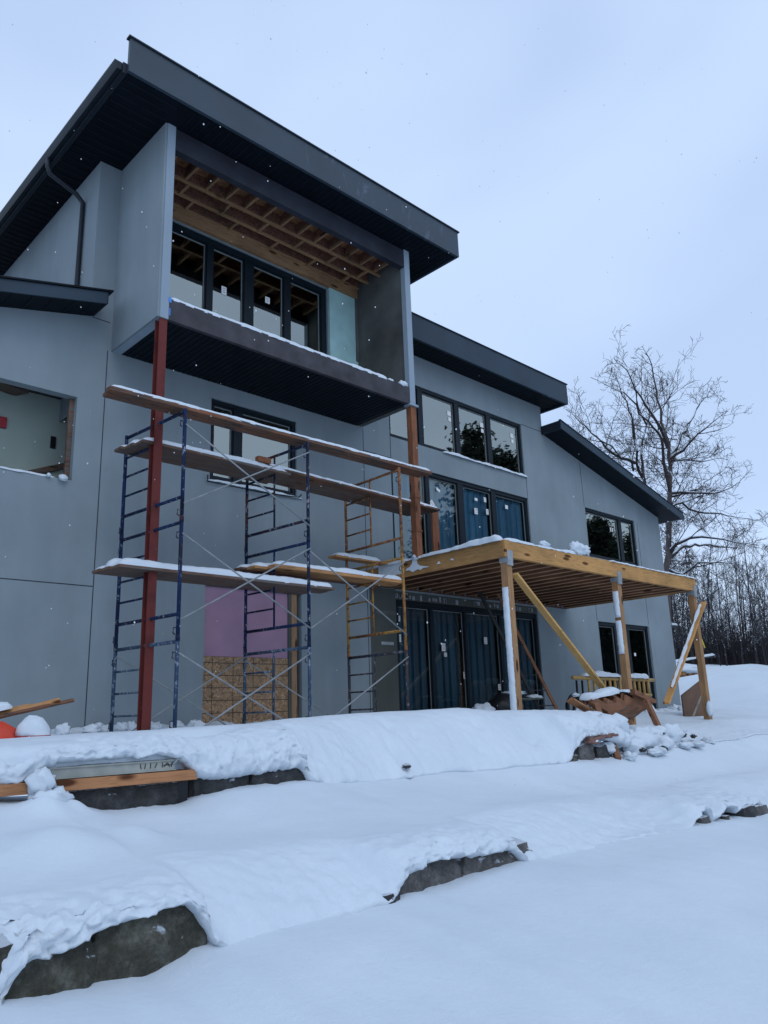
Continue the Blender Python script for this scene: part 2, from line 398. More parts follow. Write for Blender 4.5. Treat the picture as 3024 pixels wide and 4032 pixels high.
# ------------------------------------------------------------------ the house
FY = 11.5
house = thing('house', 'blue grey stucco house under construction with black sloped roofs and a boxed upper balcony', 'house', (10, FY, -.1))
H = house
def wall(name, x0, x1, z0, z1, holes, y=FY, th=.17, top=None, mat='stucco'):
    """front wall sheet with real openings and reveals; top = (zl, zr) adds a sloping gable strip"""
    mb = MB(); xs = sorted({x0, x1, *[h[0] for h in holes], *[h[1] for h in holes]}); zs = sorted({z0, z1, *[h[2] for h in holes], *[h[3] for h in holes]})
    for a, b in zip(xs, xs[1:]):
        for c, d in zip(zs, zs[1:]):
            mx, mz = (a + b) / 2, (c + d) / 2
            if any(h[0] < mx < h[1] and h[2] < mz < h[3] for h in holes): continue
            mb.quad((a, y, c), (b, y, c), (b, y, d), (a, y, d)); mb.quad((b, y + th, c), (a, y + th, c), (a, y + th, d), (b, y + th, d))
    for a, b, c, d in holes:
        mb.quad((a, y, c), (a, y + th, c), (a, y + th, d), (a, y, d)); mb.quad((b, y, d), (b, y + th, d), (b, y + th, c), (b, y, c))
        mb.quad((a, y, d), (a, y + th, d), (b, y + th, d), (b, y, d)); mb.quad((a, y, c), (b, y, c), (b, y + th, c), (a, y + th, c))
    if top: mb.quad((x0, y, z1), (x1, y, z1), (x1, y, top[1]), (x0, y, top[0]))
    return mb.build(name, mat, H, fix=False)
TL = lambda x: 6.451 + .24 * (x - 4.69)          # soffit line of the left wing
TW = lambda x: 7.36 - .232 * (x - 17.35)         # soffit line of the right wing
wall('wall', -6, 4.667, -.8, 4.99, [(1.9, 4.55, 3.62, 4.99)])
g = MB(); g.poly([(-1.37, FY, 4.99), (4.667, FY, 4.99), (4.667, FY, TL(4.667))]); g.build('wall', 'stucco', H, fix=False)
wall('wall', 4.667, 10.66, -.8, 9.42, [(6.96, 8.88, 4.09, 5.63), (6.93, 8.98, -.5, 2.22), (5.25, 9.72, 6.36, 8.88)])
wall('wall', 10.66, 17.42, -.8, 8.16, [(11.46, 16.44, 5.93, 7.40), (11.46, 16.49, 2.86, 5.35), (11.46, 16.50, -.15, 2.50)])
wall('wall', 17.42, 23.66, -.8, 5.85, [(19.25, 22.04, 4.12, 5.56), (19.34, 22.17, -.15, 2.30)], top=(TW(17.42) + .01, TW(23.66) + .01))
# side and back walls, floors inside
s = MB()
s.quad((23.66, FY, -.8), (23.66, 20, -.8), (23.66, 20, 5.9), (23.66, FY, 5.9)); s.quad((17.42, FY, 7.2), (17.42, 20, 7.2), (17.42, 20, 8.16), (17.42, FY, 8.16))
s.quad((4.667, 20, 4.9), (4.667, FY, 4.9), (4.667, FY, 9.42), (4.667, 20, 9.42)); s.quad((10.66, FY, 8.1), (10.66, 20, 8.1), (10.66, 20, 9.42), (10.66, FY, 9.42))
s.quad((-6, 20, -.8), (23.66, 20, -.8), (23.66, 20, 5.9), (-6, 20, 5.9)); s.quad((4.667, 20, 5.9), (10.66, 20, 5.9), (10.66, 20, 9.42), (4.667, 20, 9.42))
s.quad((-6, 20, -.8), (-6, FY, -.8), (-6, FY, 4.6), (-6, 20, 4.6)); s.quad((10.66, 20, 5.9), (17.42, 20, 5.9), (17.42, 20, 8.16), (10.66, 20, 8.16))
s.build('side_wall', 'stucco', H, fix=False)
s = MB(); s.box(4.8, 23.5, 14.6, 14.7, -.5, 5.9); s.box(5.3, 10.5, 13.2, 13.3, 6.1, 9.3); s.box(10.8, 17.3, 14.9, 15, 5.9, 8.1)
s.box(4.8, 23.5, 11.75, 19.9, 2.56, 2.8); s.box(4.8, 17.3, 11.75, 19.9, 5.64, 5.9); s.box(10.7, 10.8, 11.7, 19, -.5, 8); s.box(17.45, 17.55, 11.7, 19, -.5, 7)
s.build('interior_wall', 'interior', H)  # dark backing; the dimness of the rooms is put into its colour
# inside the open window hole on the left: pale drywall room
s = MB(); s.box(-1, 5.2, 12.5, 12.58, 2.9, 5.35); s.build('drywall', 'drywall', H)
s = MB(); s.box(-1, 5.2, 11.7, 12.6, 5.3, 5.36); s.build('interior_floor', 'interior', H)
s = MB(); s.box(4.475, 4.547, 11.60, 11.66, 3.63, 4.98); s.build('window_buck', 'plank2', H, bevel=.003)
s = MB(); s.bar((4.25, 12.47, 3.92), (4.95, 12.47, 4.22), .04, .09); s.build('wood_block', 'plank2', H)
s = MB(); s.box(3.72, 3.84, 12.44, 12.50, 4.58, 4.76); s.build('electrical_box', 'redband', H, bevel=.01)
s = MB(); s.box(4.55, 4.63, 12.47, 12.50, 4.42, 4.62); s.build('outlet_hole', 'black', H)
s = MB(); s.bar((3.2, 12.0, 5.18), (4.0, 12.4, 5.24), .3, .12); s.build('duct', 'plank2', H)
snow_strip((2.6, 11.53, 3.62), (4.3, 11.53, 3.62), .05, .03, parent=H, seed=4, name='sill_snow')
blob((4.40, 11.44, 3.62), (.07, .05, .05), 'sill_snow', 'snow', H, 3); blob((4.19, 11.46, 3.63), (.03, .03, .03), 'sill_snow', 'snow', H, 5)

# control joints (thin dark reveals)
def joint(a, b, w=.013): MB().bar(a, b, w, .008, up=(0, 1, 0)).build('control_joint', 'seam', H)
joint((4.99, FY, -.5), (4.99, FY, 5.93)); joint((-6, FY, 2.02), (4.98, FY, 2.02)); joint((4.70, FY, 6.44), (5.0, FY, 6.44))
joint((10.66, FY, -.2), (10.66, FY, 5.93)); joint((10.67, FY, 5.42), (11.46, FY, 5.42)); joint((11.47, FY, 5.36), (11.47, FY, 5.93)); joint((11.46, FY, 2.6), (11.46, FY, 2.85))
joint((16.45, FY, 7.41), (17.42, FY, 7.41)); joint((16.48, FY, 5.36), (16.48, FY, 5.92)); joint((19.22, FY, 5.57), (19.2, FY, 6.92)); joint((22.2, FY, 2.35), (22.2, FY, 5.5)); joint((22.19, FY, -.2), (22.19, FY, 2.29)); joint((19.3, FY, 2.31), (19.3, FY, 4.12))

# windows -------------------------------------------------------------
def window(name, x0, x1, z0, z1, mulls, parent=H, rec=.07, fw=.07, glass='glass', curtain=False, beads=True, sash=.035):
    """outer frame with mullions; each pane, bead set and curtain a sub-part"""
    y = FY + rec; f = MB()
    f.box(x0, x0 + fw, y - .03, y + .08, z0, z1); f.box(x1 - fw, x1, y - .03, y + .08, z0, z1)
    f.box(x0 + fw, x1 - fw, y - .03, y + .08, z1 - fw, z1); f.box(x0 + fw, x1 - fw, y - .03, y + .08, z0, z0 + fw)
    edges = [x0 + fw]
    for a, b in mulls: f.box(a, b, y - .025, y + .075, z0 + fw, z1 - fw); edges += [a, b]
    edges.append(x1 - fw)
    # sash profile step inside each bay
    for a, b in zip(edges[::2], edges[1::2]):
        f.box(a, a + sash, y, y + .06, z0 + fw, z1 - fw); f.box(b - sash, b, y, y + .06, z0 + fw, z1 - fw)
        f.box(a + sash, b - sash, y, y + .06, z1 - fw - sash, z1 - fw); f.box(a + sash, b - sash, y, y + .06, z0 + fw, z0 + fw + sash)
    w = f.build(name, 'frame', parent)
    for a, b in zip(edges[::2], edges[1::2]):
        A, B, C, D = a + sash, b - sash, z0 + fw + sash, z1 - fw - sash
        MB().quad((A, y + .03, C), (B, y + .03, C), (B, y + .03, D), (A, y + .03, D)).build('pane', glass, w, fix=False)
        if beads:
            e = .011; q = MB(); yy = y + .012
            q.box(A, B, yy, yy + .015, D - e, D); q.box(B - e, B, yy, yy + .015, C, D - e); q.box(A, A + e * .6, yy, yy + .015, C, D - e)
            q.build('glazing_bead', 'bead', w)
        if curtain:
            rows = []; n = int((B - A) / .02)
            for k in range(n + 1):
                x = A + (B - A) * k / n; yy = y + .13 + .022 * math.sin(x * 26) + .03 * nn(x * 4, 1.3)
                rows.append([(x, yy + .01 * nn(x * 2, zz), zz) for zz in (C - .03, (C + D) / 2, D + .03)])
            MB().grid(rows).build('blue_sheet', curtain, w, smooth=True, fix=False)
    return w, y
def sticker(w, x, z, sx, sz, y, lines=True, tilt=0):
    c, s_ = math.cos(tilt), math.sin(tilt)
    def R(a, b): return (x + a * c - b * s_, y, z + a * s_ + b * c)
    MB().quad(R(-sx / 2, -sz / 2), R(sx / 2, -sz / 2), R(sx / 2, sz / 2), R(-sx / 2, sz / 2)).build('sticker', 'white', w, fix=False)
    if lines:
        m = MB()
        for k in range(3):
            b0 = sz * (.26 - .24 * k); l = sx * (.32, .2, .28)[k]
            q = [R(-l, b0 - sz * .03), R(l, b0 - sz * .03), R(l, b0 + sz * .03), R(-l, b0 + sz * .03)]
            m.quad(*[(a, b - .002, c_) for a, b, c_ in q])
        m.build('sticker_print', 'ink', w, fix=False)
# balcony windows (four panes)
w, y = window('balcony_window', 5.25, 9.72, 6.36, 8.88, [(6.82, 6.94), (7.66, 7.86), (8.62, 8.77)], fw=.13)
yg = y + .022
sticker(w, 7.23, 7.93, .11, .17, yg); sticker(w, 8.24, 8.10, .11, .14, yg); sticker(w, 8.69, 6.98, .05, .12, y - .03, False)
# small main-floor window
w, y = window('window', 6.96, 8.88, 4.09, 5.63, [(7.47, 7.64)], fw=.075)
sticker(w, 7.33, 5.28, .12, .1, y + .022); sticker(w, 8.62, 5.22, .11, .12, y + .022)
# transom row
w, y = window('transom_window', 11.46, 16.44, 5.93, 7.40, [(12.46, 12.62), (13.77, 13.93), (15.0, 15.17)], fw=.07)
for x in (12.36, 13.62, 14.87, 16.12): sticker(w, x, 7.03, .13, .12, y + .022, False); sticker(w, x + .01, 6.88, .10, .10, y + .022, False)
# main-floor slider
w, y = window('sliding_door', 11.46, 16.49, 2.86, 5.35, [(12.60, 12.72), (13.72, 13.92), (15.0, 15.17)], fw=.085, curtain='curtain', glass='glass_slider')
for x, z, a, b, t in ((13.08, 5.0, .13, .07, -.4), (12.84, 4.63, .13, .15, .7), (14.45, 5.0, .11, .07, 0), (14.80, 5.05, .09, .12, 0), (14.42, 4.7, .12, .15, 0), (14.86, 4.75, .09, .14, 0), (15.66, 5.0, .11, .1, 0)):
    sticker(w, x, z, a, b, y + .022, b > .1, t)
# lower slider (five leaves)
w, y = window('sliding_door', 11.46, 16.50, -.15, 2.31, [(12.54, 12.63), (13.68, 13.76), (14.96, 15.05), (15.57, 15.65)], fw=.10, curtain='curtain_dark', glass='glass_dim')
for x, z, a, b in ((11.62, 1.93, .08, .12), (11.62, 1.52, .09, .16), (12.98, 1.38, .12, .17), (13.03, 1.22, .09, .09), (13.65, .78, .1, .16), (14.46, 1.58, .11, .16), (14.86, .52, .09, .14), (14.86, .28, .09, .11), (15.3, 1.7, .08, .14)):
    sticker(w, x, z, a, b, y + .015)
h = MB()
for i in range(26):
    x = 11.5 + i * .19; h.box(x, x + .19, FY + .05, FY + .09 + .02 * random.random(), 2.325, 2.495)
h.build('door_head_wrap', 'basecoat2', H)
h = MB()
for i in range(34):
    x = 11.5 + random.random() * 4.9; h = MB(); h.box(x, x + .03 + .06 * random.random(), FY + .035, FY + .055, 2.34 + .05 * random.random(), 2.42 + .06 * random.random()).build('torn_tape', 'zinc', H)
# wing windows
w, y = window('window', 19.25, 22.04, 4.12, 5.56, [(21.12, 21.30)], fw=.075)
sticker(w, 20.73, 5.12, .06, .12, y + .022, False); sticker(w, 20.83, 5.12, .05, .12, y + .022, False)
w, y = window('patio_door', 19.34, 22.17, -.15, 2.30, [(20.25, 20.48), (20.9, 21.06)], fw=.09, glass='glass_low')
sticker(w, 21.36, 1.45, .1, .09, y + .022, False)
# unfinished opening: OSB below, pink foam above, stud to the right
MB().box(6.94, 8.70, 11.55, 11.57, -.5, 1.03).build('osb_panel', 'osb', H)
MB().box(6.95, 8.70, 11.56, 11.6, 1.035, 2.21).build('foam_panel', 'foam_pink', H)
MB().box(8.70, 8.77, 11.53, 11.6, -.5, 2.21).build('foam_strip', 'basecoat2', H)
MB().box(8.78, 8.90, 11.54, 11.64, -.5, 2.21).build('stud', 'lumZ', H, bevel=.003)
MB().box(8.905, 8.975, 11.6, 11.64, -.5, 2.21).build('jamb_wrap', 'basecoat', H)
# olive strip beside the lower slider
MB().box(10.72, 11.455, FY - .006, FY + .0, -.5, 2.52).build('bare_wall_patch', 'basecoat2', H)
MB().box(10.9, 11.46, FY - .012, FY - .007, 1.98, 2.05).build('scratch_line', 'basecoat', H)
MB().box(11.0, 11.35, FY - .012, FY - .007, 1.36, 1.42).build('scratch_line', 'zinc', H)
# sills with snow
snow_strip((13.2, 11.49, 5.925), (16.5, 11.49, 5.925), .06, .055, parent=H, seed=9, name='sill_snow', taper=.4, wob=.5)
snow_strip((6.9, 11.5, 4.07), (9.0, 11.5, 4.07), .05, .04, parent=H, seed=19, name='sill_snow', taper=.5, wob=.5)
# bent aluminium drip edge left of the small window
MB().tube([(6.9, 11.46, 4.15), (6.9, 11.46, 4.03), (8.0, 11.44, 4.02), (8.9, 11.46, 4.08), (8.95, 11.44, 4.14)], .012, 6).build('drip_edge', 'frame', H)

# ---- balcony box
MB().box(5.08, 5.22, 9.92, FY - .001, 5.93, 9.40).build('fin_wall', 'stucco_light', H)
MB().box(5.045, 5.079, 9.935, FY - .002, 5.94, 9.40).build('fin_wall', 'stucco', H)
MB().box(10.50, 10.65, 9.92, 10.04, 5.93, 9.40).build('fin_wall', 'stucco_light', H)
MB().box(10.53, 10.655, 10.04, FY - .002, 5.95, 9.40).build('fin_wall', 'basecoat', H)
MB().box(10.46, 10.70, 9.89, 10.06, 5.90, 5.94).build('fin_cap', 'stucco_light', H)
MB().box(5.225, 10.495, 9.925, 10.0, 5.93, 6.29).build('balcony_fascia', 'fascia_brown', H)
MB().box(5.225, 10.495, 10.0, FY, 6.16, 6.26).build('balcony_floor', 'basecoat2', H)
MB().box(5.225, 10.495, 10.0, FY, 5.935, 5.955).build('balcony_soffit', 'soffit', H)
r = MB()
x = 5.32
while x < 10.45: r.box(x, x + .012, 10.01, FY - .01, 5.922, 5.934); x += .105
r.build('soffit_ridges', 'soffit_line', H)
snow_strip((5.23, 10.0, 6.285), (9.9, 10.0, 6.285), .12, .07, parent=H, seed=2, name='balcony_snow', wob=.15, taper=.1)
MB().box(5.225, 10.4, 10.05, 11.4, 6.262, 6.30).build('balcony_snow', 'snow', H)
blob((10.36, 9.97, 6.32), (.12, .07, .07), 'balcony_snow', 'snow', H, 8); blob((10.0, 9.96, 6.30), (.08, .04, .04), 'balcony_snow', 'snow', H, 12)
blob((5.235, 9.915, 6.26), (.025, .012, .05), 'tape', 'bluetape', H, 2); MB().box(5.228, 5.245, 9.915, 9.924, 6.0, 6.12).build('tape', 'bluetape', H)
# ceiling framing of the balcony
MB().box(5.225, 10.495, 9.93, 10.06, 8.98, 9.38).build('balcony_beam', 'beam_dark', H)
MB().box(5.22, 10.52, 11.40, 11.495, 8.90, 9.33).build('header_beam', 'lumX', H, bevel=.004)
MB().box(9.735, 10.525, 11.44, 11.495, 6.30, 8.895).build('foam_panel', 'foam_green', H)
MB().box(10.46, 10.53, 11.41, 11.438, 7.4, 9.2).build('foam_strip', 'basecoat', H)
q = MB(); q.box(5.22, 10.53, 10.06, 11.5, 9.385, 9.40); q.build('roof_deck', 'osb_orange', H)
for yy in (10.66, 11.04, 11.36):
    MB().box(5.22, 10.53, yy, yy + .05, 9.11, 9.15).build('joist_flange', 'lumX', H)
    MB().box(5.22, 10.53, yy + .02, yy + .03, 9.15, 9.38).build('joist_web', 'osb_red', H)
q = MB()
for i in range(13):
    x = 5.4 + i * .41; MB().box(x, x + .045, 10.06, 10.66, 9.14, 9.2).build('blocking', 'lumY', H)
for i in range(6):
    x = 5.9 + i * .85; MB().box(x, x + .05, 10.71, 11.04, 9.1, 9.14).build('blocking', 'lumY', H)
for i in range(5):
    x = 6.2 + i * .95; MB().box(x, x + .05, 11.09, 11.36, 9.1, 9.14).build('blocking', 'lumY', H)
q = MB()
for i in range(13):
    x = 5.4 + i * .41; MB().box(x + .01, x + .035, 10.06, 10.66, 9.2, 9.37).build('blocking_web', 'osb_red', H)

# ---- upper roof
MB().box(4.13, 11.62, 9.42, 20.6, 9.42, 9.56).build('roof', 'metal_dark', H)
MB().box(4.12, 11.62, 9.36, 9.42, 9.41, 10.01).build('fascia', 'metal_front', H)
MB().box(11.56, 11.62, 9.42, 20.6, 9.41, 10.01).build('fascia', 'metal', H)
MB().box(4.09, 11.66, 9.335, 9.44, 10.01, 10.035).build('drip_cap', 'metal_dark', H)
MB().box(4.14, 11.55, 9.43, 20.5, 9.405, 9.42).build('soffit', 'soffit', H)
r = MB(); yy = 9.55
while yy < 19: r.box(4.18, 5.03, yy, yy + .01, 9.394, 9.404); yy += .17
x = 5.3
while x < 11.5: r.box(x, x + .012, 9.45, 9.9, 9.394, 9.404); x += .13
x = 10.75
while x < 11.5: r.box(x, x + .012, 9.9, 13, 9.394, 9.404); x += .13
r.build('soffit_ridges', 'soffit_line', H)
MB().box(4.06, 4.13, 9.43, 20.6, 9.40, 9.58).build('fascia', 'metal_dark', H)
def gutter(y0, y1, x, z): # K-profile
    return MB().prism([(x, z), (x, z + .13), (x - .115, z + .13), (x - .115, z + .10), (x - .09, z + .04), (x - .07, z)], 'Y', y0, y1)
gm = gutter(9.46, 20.6, 4.055, 9.45); gm.build('gutter', 'metal_dark', H)
MB().tube([(4.0, 12.1, 9.46), (4.0, 12.1, 9.3), (4.05, 12.1, 9.18), (4.5, 12.06, 8.98), (4.62, 12.05, 8.85), (4.62, 12.05, 6.9), (4.62, 12.05, 6.55)], .042, 10).build('downspout', 'metal_dark', H, smooth=True)

# ---- middle roof
MB().box(10.66, 17.79, 10.88, 20.6, 8.165, 8.3).build('roof', 'metal_dark', H)
MB().box(10.66, 17.79, 10.82, 10.88, 8.11, 8.70).build('fascia', 'metal', H)
MB().box(17.73, 17.79, 10.88, 20.6, 8.11, 8.70).build('fascia', 'metal', H)
MB().box(10.66, 17.82, 10.795, 10.90, 8.70, 8.72).build('drip_cap', 'metal_dark', H)
MB().box(10.66, 17.73, 10.88, 20.5, 8.15, 8.165).build('soffit', 'soffit', H)
r = MB(); yy = 10.93
while yy < 20: r.box(16.9, 17.72, yy, yy + .012, 8.139, 8.149); yy += .085
x = 10.75
while x < 16.9: r.box(x, x + .012, 10.9, 11.48, 8.139, 8.149); x += .15
r.build('soffit_ridges', 'soffit_line', H)
MB().tube([(17.62, 11.9, 8.15), (17.66, 11.8, 8.02), (17.64, 11.72, 7.92), (17.5, 11.68, 7.88), (17.46, 11.66, 7.7), (17.46, 11.66, 7.5)], .045, 10).build('downspout', 'metal_dark', H, smooth=True)

# ---- right wing roof (falls to the right) and left wing roof (rises to the right)
def slab(x0, x1, f, y0, y1, lo, hi): return MB().hexa([(x0, y0, f(x0) + lo), (x1, y0, f(x1) + lo), (x1, y1, f(x1) + lo), (x0, y1, f(x0) + lo), (x0, y0, f(x0) + hi), (x1, y0, f(x1) + hi), (x1, y1, f(x1) + hi), (x0, y1, f(x0) + hi)])
slab(17.43, 24.08, TW, 10.88, 20.6, .03, .19).build('roof', 'metal_dark', H)
slab(17.36, 24.1, TW, 10.85, 10.88, -.03, .2).build('fascia', 'metal', H)
slab(17.36, 17.43, TW, 10.88, 20.6, -.02, .2).build('fascia', 'metal_dark', H)
slab(17.34, 24.12, TW, 10.83, 10.90, .2, .215).build('drip_cap', 'metal_dark', H)
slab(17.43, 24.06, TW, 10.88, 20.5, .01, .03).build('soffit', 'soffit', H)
r = MB()
for k in range(11):
    yy = 10.93 + k * .075; r.hexa([(a, b, TW(a) + c) for c in (-.002, .009) for a, b in ((22.9, yy), (24.0, yy), (24.0, yy + .012), (22.9, yy + .012))])
r.build('soffit_ridges', 'soffit_line', H)
MB().box(24.1, 24.22, 10.86, 20.6, TW(24.1) + .02, TW(24.1) + .14).build('gutter', 'metal_dark', H)
MB().tube([(24.0, 11.75, 5.85), (23.9, 11.72, 5.7), (23.75, 11.68, 5.55), (23.72, 11.66, 5.3)], .045, 10).build('downspout', 'metal_dark', H, smooth=True)
slab(-2, 4.69, TL, 10.99, 20, .02, .2).build('roof', 'metal_dark', H)
slab(-2, 4.70, TL, 10.96, 10.99, .0, .2).build('fascia', 'metal', H)
slab(-2, 4.68, TL, 10.99, 19.9, .0, .02).build('soffit', 'soffit', H)
slab(4.69, 4.72, TL, 10.965, 11.49, .0, .2).build('fascia', 'metal_dark', H)
sh = MB()
for k in range(24):
    x0 = 4.79 - (k + 1) * .28; sh.hexa([(a, b, TL(a) + c) for c in (.205 , .235) for a, b in ((x0, 10.93), (x0 + .275, 10.93), (x0 + .275, 11.49), (x0, 11.49))])
sh.build('shingles', 'soffit', H)
r = MB()
for k in range(14):
    x = 4.5 - k * .3; r.box(x, x + .01, 11.0, 11.49, TL(x) - .008, TL(x) + .004)
r.build('soffit_ridges', 'soffit_line', H)

# ------------------------------------------------------------------ posts
pr = thing('steel_post', 'tall red primed steel post holding the left front corner of the balcony', 'post', (5.15, 10.0, -.15))
MB().box(5.085, 5.215, 9.94, 9.955, -.4, 5.925).box(5.085, 5.215, 10.065, 10.08, -.4, 5.925).box(5.14, 5.16, 9.955, 10.065, -.4, 5.925).build('column', 'red_steel', pr)
wp = thing('wood_post', 'brown built-up timber post with nailed bands under the right balcony corner', 'post', (10.6, 10.0, 2.83))
for k in range(3): MB().box(10.52 + k * .051, 10.569 + k * .051, 9.925 + .004 * k, 10.065, 2.84, 5.90).build('ply', 'redwood', wp, bevel=.004)
for z in (4.02, 3.35): MB().box(10.512, 10.68, 9.917, 10.075, z, z + .03).build('band', 'redwood', wp)

# ------------------------------------------------------------------ timber deck
deck = thing('timber_deck', 'unfinished raised timber deck frame on three posts dusted with snow', 'deck', (14.2, 9.7, -.2))
D = deck; DX0, DX1, DY0, DY1, DZ0, DZ1 = 10.58, 17.80, 7.93, 11.49, 2.53, 2.83
MB().box(DX0, DX1, DY0, DY0 + .045, DZ0, DZ1).build('front_beam', 'beamX', D, bevel=.004)
MB().box(DX0 + .05, DX1 - .05, DY0 + .047, DY0 + .09, DZ0 + .002, DZ1 - .01).build('front_beam', 'beamX', D)
MB().box(DX0, DX0 + .045, DY0 + .05, DY1, DZ0, DZ1).build('side_beam', 'beamY', D, bevel=.004)
MB().box(DX1 - .045, DX1, DY0 + .05, DY1, DZ0, DZ1).build('side_beam', 'beamY', D, bevel=.004)
MB().box(DX0 + .05, DX1 - .05, DY1 - .045, DY1, DZ0, DZ1 - .01).build('ledger', 'joistY', D)
x = DX0 + .30; nj = 0
while x < DX1 - .2:
    jj = MB().box(x, x + .04, DY0 + .095, DY1 - .05, DZ0 + .01, DZ1 - .02).build('joist', 'joistY', D)
    MB().box(x - .001, x + .041, DY0 + .096, DY1 - .12, DZ0 - .003, DZ0 + .009).build('joist_lit_edge', 'joist_lit_edge', jj)
    hg = MB().box(x - .006, x + .046, DY1 - .11, DY1 - .052, DZ0 + .01, DZ0 + .16); hg.build('joist_hanger', 'zinc', D)
    x += .39; nj += 1
MB().box(DX0 + .05, DX1 - .05, 9.0, DY1 - .05, DZ1 - .018, DZ1 - .004).build('deck_shade_sheet', 'soffit', D)  # black sheet: shade above the joists, under the snow, put into its colour
for px in (10.70, 14.33, 17.72):
    p = MB().box(px - .07, px + .07, 7.95, 8.09, -.6, DZ0 - .001).build('post', 'postZ', D, bevel=.006)
    MB().box(px - .075, px + .075, 7.92, 7.928, DZ0 - .06, DZ0 + .12).box(px - .078, px - .071, 7.93, 8.1, DZ0 - .09, DZ0 - .002).box(px - .075, px + .075, 7.925, 7.948, DZ0 - .14, DZ0 - .002).build('bracket', 'zinc', p)
MB().bar((10.80, 7.93, 2.25), (13.25, 7.85, .25), .045, .13, up=(0, 1, 0)).build('brace', 'brace', D, bevel=.003)
MB().bar((18.02, 7.90, 2.28), (15.02, 7.6, .02), .045, .13, up=(0, 1, 0)).build('brace', 'beamX', D, bevel=.003)
snow_strip((17.9, 7.93, 2.24), (15.4, 7.63, .35), .03, .018, parent=D, seed=31, name='brace_snow', up=(.55, 0, .8))
# snow along the deck edge and stuck on posts and beam
snow_strip((10.60, 8.0, 2.83), (10.60, 9.9, 2.83), .16, .09, parent=D, seed=5, name='deck_snow', wob=.4)
snow_strip((10.8, 8.0, 2.83), (10.8, 11.3, 2.83), .5, .07, parent=D, seed=6, name='deck_snow', wob=.4, taper=.3)
snow_strip((10.60, 7.99, 2.83), (13.0, 7.99, 2.83), .10, .045, parent=D, seed=7, name='deck_snow', wob=.7)
snow_strip((14.0, 7.96, 2.83), (17.8, 7.96, 2.83), .07, .022, parent=D, seed=8, name='deck_snow', wob=.5)
blob((12.95, 8.0, 2.95), (.24, .12, .13), 'snow_lump', 'snow', D, 4, .5); blob((13.2, 7.98, 2.95), (.12, .1, .09), 'snow_lump', 'snow', D, 9, .5); blob((11.85, 8.0, 2.90), (.13, .09, .07), 'snow_lump', 'snow', D, 14, .5)
def stuck(px, z0, z1, seed, x0=-.065, x1=.02):
    mb = MB(); rows = []; n = int((z1 - z0) / .025)
    for i in range(n + 1):
        z = z0 + (z1 - z0) * i / n; e = math.sqrt(max(0, 1 - abs(2 * i / n - 1) ** 8)); row = []
        for k in range(7):
            t = k / 6; dd = .045 * math.sin(math.pi * t) ** .6 * e * (1 + .25 * nn(z * 9, t * 3, seed)) + .008 * abs(math.sin(z * 70))
            row.append((px - .072 - dd, 7.955 + .13 * t + .012 * nn(z * 12, seed), z))
        rows.append(row)
    mb.grid(rows).build('stuck_snow', 'snow', D, smooth=True)
stuck(10.70, -.3, 2.02, 3); stuck(14.33, 1.72, 2.25, 6); stuck(14.33, 1.0, 1.66, 8); 
def splat(pts, seed):  # plaster-like snow on the left beam's outer face
    y = None; m = MB(); n0 = len(m.v)
    front = [(DX0 - .02 + .008 * nn(a * 9, b * 9, seed), a, b) for a, b in pts]; back = [(DX0 + .001, a, b) for a, b in pts]
    k = len(pts); m.v += front + back; m.f.append(tuple(range(k)))
    for i in range(k): m.f.append((i, k + i, k + (i + 1) % k, (i + 1) % k))
    m.build('stuck_snow', 'snow', D)
def jag(y0, y1, zt, zb, seed, n=14):
    top = [(y0 + (y1 - y0) * i / n, zt + .01 * nn(i, seed)) for i in range(n + 1)]
    bot = [(y1 + (y0 - y1) * i / n, zb + .05 * nn(i * 2.3, seed * 2) + .02 * (i % 2)) for i in range(n + 1)]
    return top + bot
splat(jag(10.42, 11.05, 2.83, 2.60, 3, 26), 3); splat([(10.1, 2.86), (10.02, 2.86), (10.0, 2.74), (9.93, 2.685), (9.8, 2.655), (9.70, 2.635), (9.74, 2.622), (9.85, 2.63), (9.92, 2.60), (9.98, 2.625), (10.05, 2.61), (10.12, 2.59), (10.2, 2.64), (10.31, 2.645), (10.27, 2.68), (10.18, 2.70), (10.12, 2.76)], 5); splat([(9.44, 2.69), (9.41, 2.64), (9.49, 2.64)], 8); splat([(9.12, 2.69), (9.08, 2.665), (9.10, 2.65), (9.16, 2.67)], 9)
blob((10.56, 10.02, 2.86), (.05, .08, .06), 'snow_lump', 'snow', D, 2)

# board standing on the deck and short boards beside the wood post
ub = MB().box(9.96 * 1.19, 10.13 * 1.19, 9.0 * 1.19, 9.0 * 1.19 + .045, 2.83, 3.52 * 1.17).build('upright_board', 'redwood', None, bevel=.003, org=(11.9, 10.7, 2.83))
tag(ub, 'brown board standing upright on the deck before the main floor slider', 'board')
bd = MB().box(9.2, 10.55, 10.75, 10.98, 2.84, 2.88).build('loose_board', 'plank_new', None, bevel=.003, org=(9.9, 10.8, 2.85))
tag(bd, 'short pale board lying snow topped at the back corner of the deck', 'board'); snow_strip((9.22, 10.86, 2.88), (10.4, 10.86, 2.88), .2, .07, parent=bd, seed=44)

